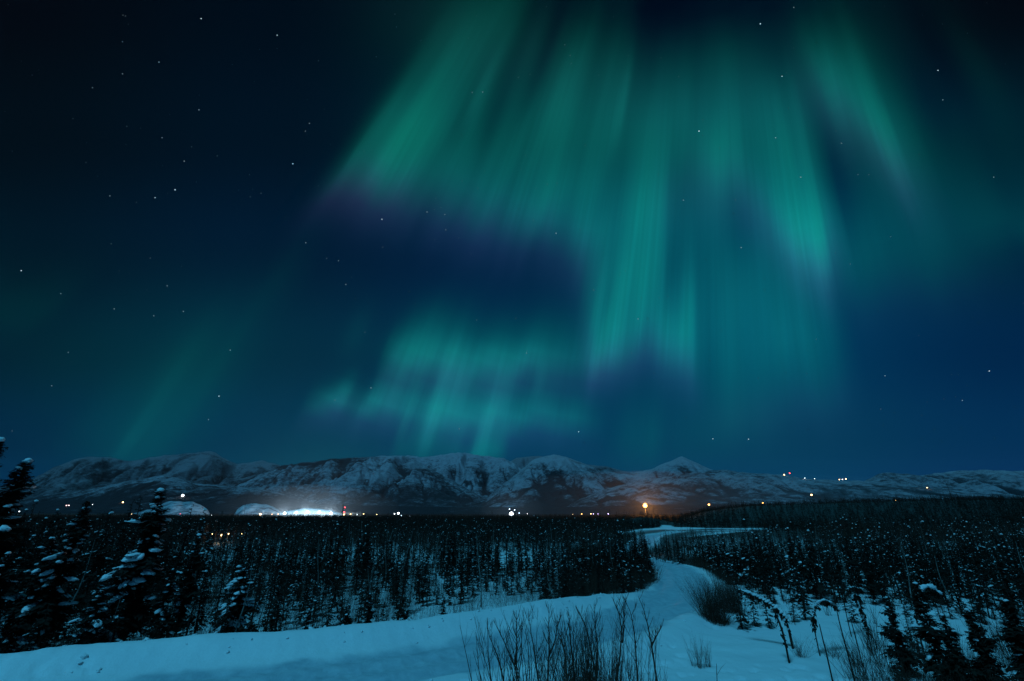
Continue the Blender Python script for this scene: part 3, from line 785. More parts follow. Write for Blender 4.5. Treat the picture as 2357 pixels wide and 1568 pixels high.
def scatter(y0, y1, sp, seed, x0=-1.5, x1=1.6, growth=0.0):
    """jittered points in a wedge in front of the camera; the spacing grows with distance"""
    rs = np.random.RandomState(seed); out = []; y = y0
    while y < y1:
        s = sp + growth * (y - y0)
        n = int((x1 - x0) * y / s) + 1
        xs = x0 * y + (np.arange(n) + rs.rand(n)) * s
        ys = y + (rs.rand(n) - .5) * s
        out.append(np.stack([xs, ys], 1)); y += s
    return np.concatenate(out)
def usable(P, road=5.6):
    x, y = P[:, 0], P[:, 1]
    a = road_dist(x, y)
    # the verge on the near side is open, the trees on the far side come up to the bank
    beyond = y > 66
    ok = (a > np.where(y > 44, 3.3, np.where(x > 2, 5.2, 6.3))) | (a < -np.where(y > 50, 4.2, road)) | (np.abs(a) > 60) | (beyond & (np.abs(a) > 1.25))
    ok &= ~inpoly(x, y, OPEN) & ~inpoly(x, y, CLEAR)
    ok &= ~((y < 21) & (x > -12) & (x < 16))
    ok &= ~((a < 0) & (a > -60) & (x < 12) & (y < 40))
    return P[ok]
P0 = usable(scatter(24, 66, 1.3, 1))
th_ = inpoly(P0[:, 0], P0[:, 1], THIN)
keep = ~th_ | (np.random.RandomState(3).rand(len(P0)) < .3)
cl_ = vnoise(P0[:, 0] / 6, P0[:, 1] / 6, 77)
keep &= ~((P0[:, 0] > -16) & (P0[:, 0] < 12) & (P0[:, 1] < 46) & (cl_ > .72))
P0 = P0[keep]
P1 = usable(scatter(66, 175, 1.45, 2, growth=.006), 6.5)
P2 = usable(scatter(175, 520, 2.2, 3, -1.4, 1.6, growth=.009), 7)
P3 = scatter(520, 1500, 6, 4, -1.35, 1.5, growth=.012)
print('trees', len(P0), len(P1), len(P2), len(P3))
rs = np.random.RandomState(9)
kindn = vnoise(P0[:, 0] / 9 + 50, P0[:, 1] / 9, 60)
isb = rs.rand(len(P0)) < np.where(P0[:, 0] < -8, .50, .16) + .5 * (kindn - .5)
sp_pts = P0[~isb]; bu_pts = P0[isb]
def order(P):
    return P[np.argsort(np.hypot(P[:, 0], P[:, 1]))]
sp_pts = order(sp_pts); bu_pts = order(bu_pts)
LAB = {'L': ('stunted black spruce with snow flecks in the young wood left of the road', 'young spruces behind the road bank'),
       'R': ('stunted black spruce with snow flecks on the snowy rise right of the road', 'young spruces right of the road')}
roots = {}
for side in 'LR':
    for k, (h, (tr, fo, sn)) in enumerate(PROTO): roots[(side, k)] = None
def small_spruce(x, y, k, sc, rz):
    side = 'L' if road_dist(np.array([x]), np.array([y]))[0] > 0 and x < 40 else 'R'
    h, (tr, fo, sn) = PROTO[k]; loc = (x, y, gz(x, y) - .05)
    if roots[(side, k)] is None:
        src = roots[('L' if side == 'R' else 'R', k)]
        if src is None:
            o = place_tree('young_spruce', [('trunk', tr, BARK), ('crown', fo, NEEDLE), ('snow', sn, CLUMP)], loc, rz, LAB[side][0], 'tree', LAB[side][1], sc)
        else:
            o = copy_tree(src, loc, rz, sc, LAB[side][0]); o['group'] = LAB[side][1]
        roots[(side, k)] = o
    else:
        copy_tree(roots[(side, k)], loc, rz, sc)
hfac = lambda x, y: float(np.interp(x, [-40, -14, -4, 40], [1.35, 1.15, .92, .95]) * np.interp(y, [24, 40, 66], [.85, 1.0, 1.05]))
NI = min(285, len(sp_pts))
# seen-only ones count; put the individuals where the photograph looks
sx, sy = xy_screen(sp_pts[:, 0], sp_pts[:, 1], sp_pts[:, 0] * 0)
vis = (sx > -80) & (sx < 2440)
sp_pts = np.concatenate([sp_pts[vis], sp_pts[~vis]])
for x, y in sp_pts[:NI]:
    small_spruce(float(x), float(y), rs.randint(9), min(1.22, hfac(x, y) * rs.uniform(.42, 1.12) * (1.2 if rs.rand() < .07 else 1)), rs.rand() * 6.28)

def join_wood(name, pts, protos, mats, zs, label, cat_none=None, smin=.7, smax=1.25, hf=None):
    """one mesh for woods nobody could count"""
    rs_ = np.random.RandomState(len(pts) + 5)
    ch = rs_.randint(len(protos), size=len(pts)); sc = rs_.uniform(smin, smax, len(pts)); an = rs_.rand(len(pts)) * 2 * PI
    if hf is not None: sc = sc * hf(pts[:, 0], pts[:, 1])
    Vs = []; Ts = []; Qs = []; mT = []; mQ = []; n = 0
    for k, pr in enumerate(protos):
        m = np.where(ch == k)[0]
        if not len(m): continue
        mbs = pr
        for mi_, mb in enumerate(mbs):
            if mb is None or mb.n == 0: continue
            V, T, Q = mb.arrays()
            c, s = np.cos(an[m])[:, None], np.sin(an[m])[:, None]
            X = (V[None, :, 0] * c - V[None, :, 1] * s) * sc[m][:, None] + pts[m, 0][:, None]
            Y = (V[None, :, 0] * s + V[None, :, 1] * c) * sc[m][:, None] + pts[m, 1][:, None]
            Z = V[None, :, 2] * sc[m][:, None] + zs[m][:, None]
            VV = np.stack([X, Y, Z], -1).reshape(-1, 3)
            off = n + np.arange(len(m))[:, None, None] * len(V)
            if len(T): Ts.append((T[None] + off).reshape(-1, 3)); mT.append(np.full(len(Ts[-1]), mi_))
            if len(Q): Qs.append((Q[None] + off).reshape(-1, 4)); mQ.append(np.full(len(Qs[-1]), mi_))
            Vs.append(VV); n += len(VV)
    F = []; M = []
    if Ts: F.append(np.concatenate(Ts)); M.append(np.concatenate(mT))
    if Qs: F.append(np.concatenate(Qs)); M.append(np.concatenate(mQ))
    o = mesh_obj(name, np.concatenate(Vs), F, mats, np.concatenate(M))
    tag(o, label, kind='stuff'); print(name, sum(len(f) for f in F)); return o
def clump(x, y): return np.minimum(1.5, .62 + .95 * vnoise(x / 7, y / 7, 300) * (.6 + .8 * vnoise(x / 1.1, y / 1.1, 301)) + .55 * (vnoise(x / 1.7, y / 1.7, 302) > .90))
def low_front(x, y):
    # the spruces between the road and the clearing are short
    xd = CX + FOC * x / np.maximum(y, 1) / 1.09
    return 1 - .52 * smooth(78, 95, y) * smooth(165, 150, y) * smooth(1400, 1450, xd) * smooth(1800, 1720, xd)
def clump1(x, y): return clump(x, y) * low_front(x, y)
def hfv(x, y): return np.interp(x, [-40, -14, -4, 40], [1.3, 1.1, .95, .95]) * clump(x, y)
SM = [BARK, NEEDLE, CLUMP]
rest = np.concatenate([sp_pts[NI:]])
if len(rest): join_wood('spruce_wood', rest, [p[1] for p in PROTO], SM, H(rest[:, 0], rest[:, 1]) - .05, 'dense young spruce wood behind the first rows of trees', hf=hfv)
P1 = P1[vnoise(P1[:, 0] / 9, P1[:, 1] / 14, 310) < .80]
b1 = rs.rand(len(P1)) < .36 + .9 * (vnoise(P1[:, 0] / 25, P1[:, 1] / 25, 61) - .5)
S1 = P1[~b1]; B1 = P1[b1]
join_wood('spruce_wood', S1, [p[1] for p in LOW], SM, H(S1[:, 0], S1[:, 1]) - .05, 'dark snow-flecked spruce wood in the middle distance', smin=.6, smax=1.15, hf=clump1)
b2 = rs.rand(len(P2)) < .3
S2 = P2[~b2]; B2 = P2[b2]
TINY = [(h, spruce_arrays(h, rng.uniform(1.3, 1.9), 18, 4, .0, 170 + k, 0, gap=0, snow_size=1.2)) for k, h in enumerate((3.4, 4.0, 4.6, 3.0))]
join_wood('spruce_wood', S2, [p[1] for p in TINY], SM, H(S2[:, 0], S2[:, 1]) - .1, 'far dark spruce wood reaching up the low rise on the right', smin=.7, smax=1.2, hf=clump)
TINY2 = [(h, spruce_arrays(h, 3.4, 12, 3, .0, 180 + k, 0, gap=0)) for k, h in enumerate((4.4, 5.0, 5.6))]
join_wood('spruce_wood', P3, [p[1] for p in TINY2], SM, H(P3[:, 0], P3[:, 1]) - .1, 'farthest dark wood on the valley floor', smin=.8, smax=1.3)

# bare birches and willows
NB = min(240, len(bu_pts)); broot = {}
sx, sy = xy_screen(bu_pts[:, 0], bu_pts[:, 1], bu_pts[:, 0] * 0); vis = (sx > -80) & (sx < 2440)
bu_pts = np.concatenate([bu_pts[vis], bu_pts[~vis]])
for x, y in bu_pts[:NB]:
    x = float(x); y = float(y); k = rs.randint(len(BUSH)); side = 'L' if road_dist(np.array([x]), np.array([y]))[0] > 0 and x < 40 else 'R'
    lb, gp = (('leafless willow clump in the brush left of the road', 'bare willow clumps left of the road') if side == 'L' else ('leafless willow clump among the spruces right of the road', 'bare willow clumps right of the road'))
    loc = (x, y, gz(x, y) - .05); sc = hfac(x, y) * rs.uniform(.7, 1.15); rz = rs.rand() * 6.28
    if k not in broot:
        o = empty('willow_clump', loc, rz, sc); tag(o, lb, 'shrub', gp); BUSH[k][1].build('stems', TWIG, o); broot[k] = o
    else:
        o = copy_tree(broot[k], loc, rz, sc, lb); o['group'] = gp
rb = bu_pts[NB:]
WB = [(p[1],) for p in BUSH]
if len(rb): join_wood('willow_brush', rb, WB, [TWIG], H(rb[:, 0], rb[:, 1]) - .05, 'leafless brush filling the gaps in the young wood')
join_wood('willow_brush', B1, [(p[1][0], p[1][1]) for p in BTREE], [TWIG, TWIG], H(B1[:, 0], B1[:, 1]) - .05, 'leafless birch and willow scrub in the middle distance', smin=.6, smax=1.15, hf=low_front)
# thin bare birches sticking up through the young wood
rs2 = np.random.RandomState(21); proot = None
CB = scatter(30, 95, 5.2, 41, -1.25, 1.3); CB = CB[(road_dist(CB[:, 0], CB[:, 1]) > 7) | (CB[:, 0] > 30)]; CB = usable(CB)
for x, y in CB[:230]:
    sd2 = 'left' if x < 22 else 'right'; k = rs2.randint(4)
    loc = (float(x), float(y), gz(x, y) - .05); sc = rs2.uniform(.6, 1.25); rz = rs2.rand() * 6.28
    if proot is None: proot = {}
    if k not in proot:
        hh, (tb, tw) = BTREE[k]; o = empty('bare_birch', loc, rz, sc); tb.build('trunk', PALE if k % 2 else BARK, o); tw.build('crown', TWIG, o); proot[k] = o; tag(o, 'x', 'tree', 'x')
    else: o = copy_tree(proot[k], loc, rz, sc)
    o['label'] = 'thin leafless birch standing among the young spruces ' + sd2 + ' of the road'; o['group'] = 'thin birches ' + sd2 + ' of the road'
# low dense understorey on the left, behind the bank
PU = usable(scatter(22, 66, 1.0, 8, -1.45, 0.3)); PU = PU[(PU[:, 0] < -9 - .0 * PU[:, 1]) | (vnoise(PU[:, 0] / 4, PU[:, 1] / 4, 90) > .44)]
join_wood('undergrowth', PU, [(stems_arrays(1.7, .9, 12, 260 + k, 4, .008, 3, .5, .5),) for k in range(4)], [TWIG], H(PU[:, 0], PU[:, 1]) - .05, 'tangle of leafless undergrowth between the trees', smin=.6, smax=1.3)
PD = scatter(26, 70, 3.0, 14, -1.45, .35); PD = PD[road_dist(PD[:, 0], PD[:, 1]) > 5.6]

# dense leafless willows that hem the bend of the road
PW = scatter(34, 80, .75, 31, .1, .62); aw = road_dist(PW[:, 0], PW[:, 1])
PW = PW[(aw > np.where(PW[:, 1] > 44, 2.9, 4.6)) & (aw < 9.5 + 3 * vnoise(PW[:, 0] / 3, PW[:, 1] / 3, 91)) & (PW[:, 0] > 3)]
join_wood('willow_brush', PW, [(stems_arrays(2.0, 1.0, 26, 280 + k, 5, .009, 3, .6, .5),) for k in range(4)], [TWIG], H(PW[:, 0], PW[:, 1]) - .05, 'dense leafless willow fringe hemming the inside of the road bend', smin=.6, smax=1.3)
PV = scatter(52, 78, .9, 33, .36, .75); aw = road_dist(PV[:, 0], PV[:, 1])
PV = PV[(aw < -3.4) & (aw > -14)]
join_wood('willow_brush', PV, [(stems_arrays(2.0, 1.0, 24, 290 + k, 5, .009, 3, .6, .5),) for k in range(3)], [TWIG], H(PV[:, 0], PV[:, 1]) - .05, 'leafless willow fringe along the outside of the road bend', smin=.6, smax=1.2)

# ------------------------------------------------------------ bushes and tufts round the road
def shrub(x, y, ytop, seed, n, spread, label, part='stems', side=6, thick=.012, curve=.35, base=.3, z=.35, m=TWIG, depth=None, forks=.6, name='willow_shrub'):
    """base at photograph point (x,y) on the ground; top reaches row ytop"""
    if depth is None:
        p = on_plane(x, y, z)
        for _ in range(4): p = on_plane(x, y, gz(p.x, p.y))
    else:
        q = at(x, y, depth); p = Vector((q.x, q.y, gz(q.x, q.y)))
    top = at(x, ytop, p.y); h = max(.4, (top.z - p.z) * 1.06)
    e = empty(name, (p.x, p.y, p.z - .03)); tag(e, label, 'shrub')
    stems_arrays(h, spread, n, seed, side, thick, 3, curve, base, forks).build(part, m, e)
    return e
shrub(1648, 1432, 1316, 301, 560, 1.9, 'big round leafless bush beside the bend of the road', side=8, thick=.011, curve=1.0, base=.9)
shrub(1686, 1408, 1304, 302, 420, 1.4, 'fuzzy dark bush just behind the big round one, merging with the spruces', side=7, thick=.011, curve=.8, base=.8)
shrub(1560, 1538, 1440, 303, 22, .5, 'sparse tuft of upright twigs, left one of the two in the open snow', side=2, thick=.008, curve=.2, base=.18) if False else None
shrub(1607, 1536, 1444, 304, 46, .62, 'upright twig tuft fanning out in the middle of the open snow', side=3, thick=.009, curve=.35, base=.3)
shrub(1628, 1534, 1462, 305, 34, .3, 'dense little broom of twigs touching the right side of the upright twig tuft', side=3, thick=.009, curve=.2, base=.16)
shrub(1842, 1512, 1452, 306, 60, .8, 'low spreading shrub left of the thin snag in the snow', side=3, thick=.008, curve=.6, base=.25)
shrub(1918, 1512, 1470, 307, 60, .9, 'low spreading shrub right of the thin snag in the snow', side=3, thick=.008, curve=.6, base=.35)
shrub(1990, 1570, 1470, 308, 60, .9, 'twiggy shrub at the bottom edge beside the tall bare sapling', side=5, thick=.009, curve=.5, base=.4)
shrub(2068, 1600, 1500, 309, 70, 1.0, 'tangled low shrub under the slender black spruce at the bottom edge', side=5, thick=.009, curve=.6, base=.5)




# bare brush and thin trunks between the dark spruces in the lower right corner
rs = np.random.RandomState(55); pr = None
for i in range(64):
    x = 2430 - 480 * rs.rand() ** 1.5; d = rs.uniform(16, 30)
    q = at(x, 1500, d); sc = rs.uniform(.7, 1.25); loc = (q.x, d, gz(q.x, d) - .05)
    if pr is None:
        pr = empty('willow_clump', loc, 0, sc); tag(pr, 'bare thin brush between the dark spruces at the lower right corner', 'shrub', 'brush in the lower right corner')
        stems_arrays(2.3, 1.0, 34, 390, 6, .013, 3, .6, .5).build('stems', TWIG, pr)
    else: copy_tree(pr, loc, rs.rand() * 6.28, sc)
# the big willow thicket that rises out of the bottom edge, three clumps
def thicket(x, depth, ytop, seed, n, spread, base, label, side=9, thick=.014, curve=.5, forks=.8):
    q = at(x, 1568, depth); g = gz(q.x, depth); top = at(x, ytop, depth); h = top.z - g
    e = empty('willow_thicket', (q.x, depth, g - .05)); tag(e, label, 'shrub')
    stems_arrays(h, spread, n, seed, side, thick, 3, curve, base, forks).build('stems', TWIG, e)
    return e
T0 = thicket(1165, 9.0, 1360, 321, 20, .75, .28, 'open willow with thick forked stems, left part of the thicket at the bottom edge', 11, .020)
T1 = thicket(1240, 8.8, 1350, 322, 40, .65, .38, 'willow stems between the open left willow and the densest clump', 11, .019)
T2 = thicket(1330, 9.3, 1365, 323, 250, .55, .48, 'densest dark clump of fine stems in the middle of the bottom thicket', 10, .012, .4)
T3 = thicket(1390, 8.8, 1360, 324, 160, .55, .42, 'dense upright willow stems right of the darkest clump', 10, .013, .4)
T4 = thicket(1440, 9.6, 1372, 325, 30, .85, .32, 'thin outer willow stems at the right side of the bottom thicket', 10, .016, .5)
thicket(1530, 10.0, 1480, 326, 5, .3, .08, 'small fan of twigs right of the bottom thicket', 8, .013, .3)

BIG = {0: [[(1200, 1600), (1185, 1530), (1160, 1478), (1136, 1426)], [(1185, 1530), (1190, 1480), (1189, 1456), (1188, 1405)], [(1245, 1600), (1230, 1501), (1222, 1455), (1215, 1412)], [(1165, 1600), (1150, 1520), (1128, 1470), (1120, 1440)]],
 1: [[(1260, 1600), (1264, 1493), (1263, 1440), (1263, 1391)], [(1307, 1600), (1302, 1505), (1292, 1470), (1276, 1430)], [(1264, 1510), (1280, 1470), (1284, 1430)]],
 2: [[(1326, 1600), (1314, 1481), (1310, 1440), (1309, 1402)], [(1371, 1600), (1376, 1493), (1370, 1440), (1367, 1390)], [(1374, 1560), (1349, 1443), (1334, 1410)]],
 3: [[(1413, 1600), (1433, 1468), (1425, 1410), (1408, 1374)], [(1433, 1480), (1437, 1430), (1433, 1395)]],
 4: [[(1470, 1600), (1463, 1493), (1456, 1419), (1436, 1374)], [(1517, 1600), (1498, 1471), (1483, 1406), (1469, 1372)], [(1498, 1490), (1512, 1462), (1520, 1448)]]}
def big_stems(e, k, depth):
    rs_ = np.random.RandomState(700 + k)
    for L in BIG[k]:
        mb = MB(); P = [np.array(at(x, y, depth + rs_.uniform(-.1, .1))) - np.array(e.location) for x, y in L]
        t = np.linspace(0, 1, len(P)); tf = np.linspace(0, 1, 14); Q = np.stack([np.interp(tf, t, [p[i] for p in P]) for i in range(3)], 1)
        for _ in range(2): Q[1:-1] = (Q[:-2] + 2 * Q[1:-1] + Q[2:]) / 4
        Q[:, :2] += (rs_.rand(14, 2) - .5) * .012
        mb.tube(Q, np.linspace(.017, .003, 14), 5)
        for q in range(16):
            f = rs_.uniform(.15, .97); j = min(int(f * 13), 12); p = Q[j]; th = rs_.rand() * 6.28; ln = rs_.uniform(.10, .42) * (1.15 - f * .5)
            d = np.array([math.cos(th) * .5, math.sin(th) * .5, .85]); c = p + d * ln * .5 + np.array([math.cos(th), 0, 0]) * ln * .06; en = p + d * ln
            mb.tube([p, c, en], [.0055 * (1.1 - f * .6), .004, .0015], 3, False)
            for z in range(2):
                th2 = th + rs_.uniform(-1.3, 1.3); l2 = ln * rs_.uniform(.3, .6); mb.tube([c, c + np.array([math.cos(th2) * .45, math.sin(th2) * .45, .85]) * l2], [.003, .0012], 3, False)
        mb.build('forked_stem', TWIG, e)
def from_points(name, pts, radii, label, cat, m, k=6, part=None, snow=None, twigs=0, seed=0, under=0):
    """a bent or leaning stem through photograph points (x,y,depth)"""
    P = [at(*p) for p in pts]
    s0 = P[0].copy(); s0.z = min(s0.z, gz(s0.x, s0.y) - .05)
    rs_ = np.random.RandomState(seed)
    Q = np.array([[q.x - s0.x, q.y - s0.y, q.z - s0.z] for q in P])
    if Q[0][2] > .02: Q = np.concatenate([[[0, 0, 0]], Q])
    t = np.linspace(0, 1, len(Q)); tf = np.linspace(0, 1, 16)
    Q = np.stack([np.interp(tf, t, Q[:, i]) for i in range(3)], 1)
    for _ in range(3): Q[1:-1] = (Q[:-2] + 2 * Q[1:-1] + Q[2:]) / 4
    R = np.interp(tf, np.linspace(0, 1, len(radii)), radii)
    e = empty(name, s0); tag(e, label, cat)
    mb = MB(); mb.tube(Q, R, k); mb.build('trunk', m, e)
    if twigs:
        tw = MB()
        for i in range(twigs):
            f = rs_.uniform(.3, 1); j = min(int(f * 15), 14); p = Q[j] * (1 - (f * 15 - j)) + Q[j + 1] * (f * 15 - j)
            th = rs_.rand() * 6.28; ln = rs_.uniform(.2, .6)
            d = np.array([math.cos(th) * .6, math.sin(th) * .6, .7 if not under else -.6])
            tw.tube([p, p + d * ln * .5 + np.array([0, 0, .03]), p + d * ln], [.006, .004, .002], 3, False)
        tw.build('twigs', TWIG, e)
    if under:
        fo = MB(); V = []; T = []; cen = rs_.uniform(.2, 1, 16)
        for i in range(under):
            f = min(1, max(.1, cen[rs_.randint(len(cen))] + rs_.normal() * .035)); j = min(int(f * 15), 14); p = Q[j] * (1 - (f * 15 - j)) + Q[j + 1] * (f * 15 - j)
            a = rs_.rand() * 6.28; l_ = rs_.uniform(.06, .3); d = np.array([math.cos(a) * .55, math.sin(a) * .55, -rs_.uniform(.3, 1.1)]) * l_
            p = p + rs_.normal(size=3) * .05; w_ = np.array([-math.sin(a), math.cos(a), 0]) * l_ * .3
            b = len(V); V += [p, p + d * .5 + w_, p + d, p + d * .5 - w_]; T += [(b, b + 1, b + 2), (b, b + 2, b + 3)]
        fo.add(np.array(V), np.array(T)); fo.build('needles', NEEDLE, e)
    if snow:
        np.random.seed(seed); f0, f1, rsn = snow
        ts = np.linspace(f0, f1, 22)
        q = np.stack([np.interp(ts, tf, Q[:, i]) for i in range(3)], 1)
        rr_ = rsn * (.65 + .7 * np.random.rand(22)) * np.sin(np.linspace(.25, PI - .25, 22)) ** .5
        q[:, 2] += np.interp(ts, tf, R) * .8 + rr_ * .45; q[:, :2] += (np.random.rand(22, 2) - .5) * rsn * .5
        for _ in range(1): q[1:-1] = (q[:-2] + 2 * q[1:-1] + q[2:]) / 4
        sn = MB()
        for i in range(22):
            if np.random.rand() < .16: continue
            lump(sn, q[i], (rr_[i] * 1.5, rr_[i] * .95, rr_[i] * .85), 1, math.atan2(q[min(i + 1, 21)][1] - q[i - 1][1], q[min(i + 1, 21)][0] - q[i - 1][0]), math.atan2(q[min(i + 1, 21)][2] - q[max(i - 1, 0)][2], abs(q[min(i + 1, 21)][0] - q[max(i - 1, 0)][0]) + .01) * .6, .3)
        o = sn.build('snow', CLUMP, e, True); o['kind'] = 'stuff'
    return e
for k_, (e_, d_) in enumerate(((T0, 8.8), (T1, 8.7), (T2, 9.0), (T3, 8.7), (T4, 9.3))): big_stems(e_, k_, d_)
# clods thrown up by the plough along the bank
rs = np.random.RandomState(66); mb = MB(); np.random.seed(66)
for i in range(420):
    k = rs.randint(4, len(RL) - 70); sd = rs.choice([1, 1, 1, -1]); off = rs.normal(4.7, .8) if sd > 0 else rs.normal(3.4, .5)
    p = RL[k] + np.array([-TG[k][1], TG[k][0]]) * off * sd; r_ = rs.uniform(.03, .10) * (1.5 if rs.rand() < .1 else 1)
    lump(mb, (p[0], p[1], gz(p[0], p[1]) + r_ * .1), (r_ * 1.2, r_, r_ * .8), 0, rs.rand() * 6, 0, .4)
tag(mb.build('snow_clods', SNOW, None, True), 'small clods of snow strewn along the ploughed bank', kind='stuff')

# leaning trunk with a thick roll of snow on it
from_points('leaning_trunk', [(1812, 1428, 29.5), (1790, 1402, 29.6), (1755, 1382, 29.8), (1725, 1366, 30.2), (1700, 1358, 30.6)], [.07, .07, .06, .05, .03],
            'snow-loaded trunk leaning low over the snow to the left', 'fallen tree', BARK, snow=(.05, .98, .10), seed=71, under=260, twigs=16)
from_points('snag', [(1804, 1462, 27.0), (1792, 1428, 27.2), (1780, 1402, 27.5)], [.05, .05, .04], 'short dark snag crossing under the snow-loaded leaning trunk', 'dead tree', BARK, twigs=8, seed=72, under=40)
from_points('bent_tree', [(1871, 1436, 28.2), (1873, 1402, 28.2), (1886, 1384, 28.3), (1902, 1382, 28.5), (1922, 1396, 28.7)], [.032, .028, .022, .016, .010],
            'small bowed tree carrying a white arc of snow, nearest the tall bare sapling', 'tree', BARK, snow=(.3, 1.0, .075), seed=73, under=260, twigs=14)
from_points('bent_tree', [(1942, 1392, 32.0), (1944, 1368, 32.0), (1956, 1352, 32.2), (1970, 1351, 32.4), (1984, 1362, 32.6)], [.03, .026, .02, .015, .010],
            'dim bowed tree behind the tall bare sapling with a thin line of snow', 'tree', BARK, snow=(.4, 1.0, .045), seed=74, under=260, twigs=14)
from_points('bent_tree', [(2108, 1440, 26.0), (2106, 1390, 26.0), (2118, 1358, 26.1), (2134, 1351, 26.2), (2150, 1358, 26.4), (2166, 1370, 26.6)], [.04, .036, .03, .024, .018, .012],
            'bowed tree with a broad white cap of snow above the dark spruces on the right', 'tree', BARK, snow=(.45, 1.0, .13), seed=75, under=520, twigs=20)
from_points('snow_laden_sapling', [(1992, 1440, 28.0), (1985, 1415, 28.0), (1976, 1390, 28.1), (1972, 1370, 28.2)], [.025, .022, .018, .01], 'sapling plastered with snow along its left side near the slender spruce', 'tree', BARK, snow=(.2, 1.0, .06), seed=76, under=380, twigs=8)
from_points('snag', [(1901, 1499, 24.4), (1893, 1468, 24.4), (1886, 1437, 24.5)], [.035, .03, .02], 'thin straight dead stick standing in the open snow', 'dead tree', BARK, seed=77, twigs=3)
from_points('snag', [(1968, 1462, 26.6), (1962, 1440, 26.6), (1958, 1424, 26.7)], [.03, .025, .02], 'short dead stick between two bowed trees', 'dead tree', BARK, seed=78, twigs=3)
from_points('bare_sapling', [(1975, 1600, 17.5), (1958, 1530, 17.6), (1942, 1470, 17.8), (1926, 1410, 18.0), (1916, 1345, 18.2)], [.035, .03, .025, .018, .008], 'tall thin bare sapling leaning left out of the bottom edge', 'tree', BARK, seed=79, twigs=26)
from_points('bare_sapling', [(1654, 1640, 15.0), (1652, 1600, 15.0), (1650, 1556, 15.1), (1649, 1528, 15.1)], [.014, .012, .010, .006], 'single bare twig rising from the bottom edge below the twig tuft', 'tree', TWIG, seed=80, twigs=6)
from_points('bare_sapling', [(1655, 1640, 11.0), (1640, 1560, 11.0), (1618, 1480, 11.1), (1600, 1440, 11.2)], [.010, .008, .006, .003], 'hair-thin bare shoot in the open snow right of the thicket', 'tree', TWIG, seed=81, twigs=10) if False else None
from_points('bare_sapling', [(228, 1484, 27.5), (240, 1430, 27.6), (252, 1395, 27.6), (262, 1345, 27.7)], [.022, .02, .016, .008], 'pale thin birch sapling at the foot of the left spruces, leaning right', 'tree', PALE, seed=82, twigs=12)
from_points('bare_sapling', [(243, 1480, 27.0), (256, 1440, 27.0), (270, 1400, 27.1), (280, 1370, 27.2)], [.018, .016, .012, .006], 'second pale birch sapling, just right of the first', 'tree', PALE, seed=83, twigs=10)
for i, (x, y, d, l) in enumerate(((2168, 1089, 300, 'lone bare tree standing above the dark wood on the right skyline'), (577, 1122, 190, 'slender bare birch rising over the wood in front of the snowfield gap'))):
    p = at(x, y, d); g = gz(p.x, d); h = p.z - g
    mb, tw = bare_tree_arrays(h, 88 + i, 10, 4, .008 if i == 0 else .005)
    e = empty('bare_tree', (p.x, d, g - .1)); tag(e, l, 'tree'); mb.build('trunk', BARK, e); tw.build('crown', TWIG, e)

# ------------------------------------------------------------ two pale snowfields and the floodlit slope on the valley floor
def mound(name, pts, depth, thick, label, base=-30.0, m=SNOW, kind='structure', seed=0, rough=1.0):
    """a snow hill whose top line runs through the photograph points"""
    xs = np.linspace(pts[0][0], pts[-1][0], 60); ys = np.interp(xs, [p[0] for p in pts], [p[1] for p in pts])
    tops = [at(x, y, depth) for x, y in zip(xs, ys)]
    nt_ = 22; V = []
    for t in range(nt_):
        f = t / (nt_ - 1)
        for i, q in enumerate(tops):
            k = math.sin(min(f * 1.5, 1) * PI / 2) if f < .667 else math.cos((f - .667) / .333 * PI / 2)
            D = depth - thick * .6 + thick * f
            V.append((q.x * D / depth, D, base + (q.z - base) * k + (float(fbm(q.x / 30 + seed, f * 4, seed, 4)) - .5) * 3.0 * rough * k * min(1, max(0, (q.z - base) / 25)) ** 2))
    V = np.array(V); nx = 60
    i = np.arange(nt_ - 1)[:, None] * nx; j = np.arange(nx - 1)[None]
    Q = np.stack([i + j, i + j + 1, i + nx + j + 1, i + nx + j], -1).reshape(-1, 4)
    o = mesh_obj(name, V, [Q], m, None, True); tag(o, label, kind=kind); return o
FIELD1 = mound('snowfield', [(284, 1187), (320, 1180), (345, 1172), (368, 1162), (390, 1154), (418, 1153), (446, 1156), (464, 1162), (477, 1173), (487, 1190)], 1500, 420, 'pale snowfield hump behind the tall pointed spruce', seed=1, m=FIELD, rough=3.0)
FIELD2 = mound('snowfield', [(536, 1190), (546, 1174), (560, 1163), (578, 1159), (600, 1161), (618, 1163), (640, 1172), (660, 1188)], 1500, 380, 'second smaller pale snowfield left of the floodlit slope', seed=2, m=FIELD, rough=3.0)
yard = mound('snow_slope', [(606, 1190), (632, 1184), (668, 1176), (700, 1170), (735, 1171), (760, 1175), (780, 1181), (800, 1190)], 1300, 260, 'snow slope lit white by floodlights on the valley floor', seed=3)

FIELDS = [BVHTree.FromPolygons([v.co[:] for v in o.data.vertices], [p.vertices[:] for p in o.data.polygons]) for o in (FIELD1, FIELD2)]
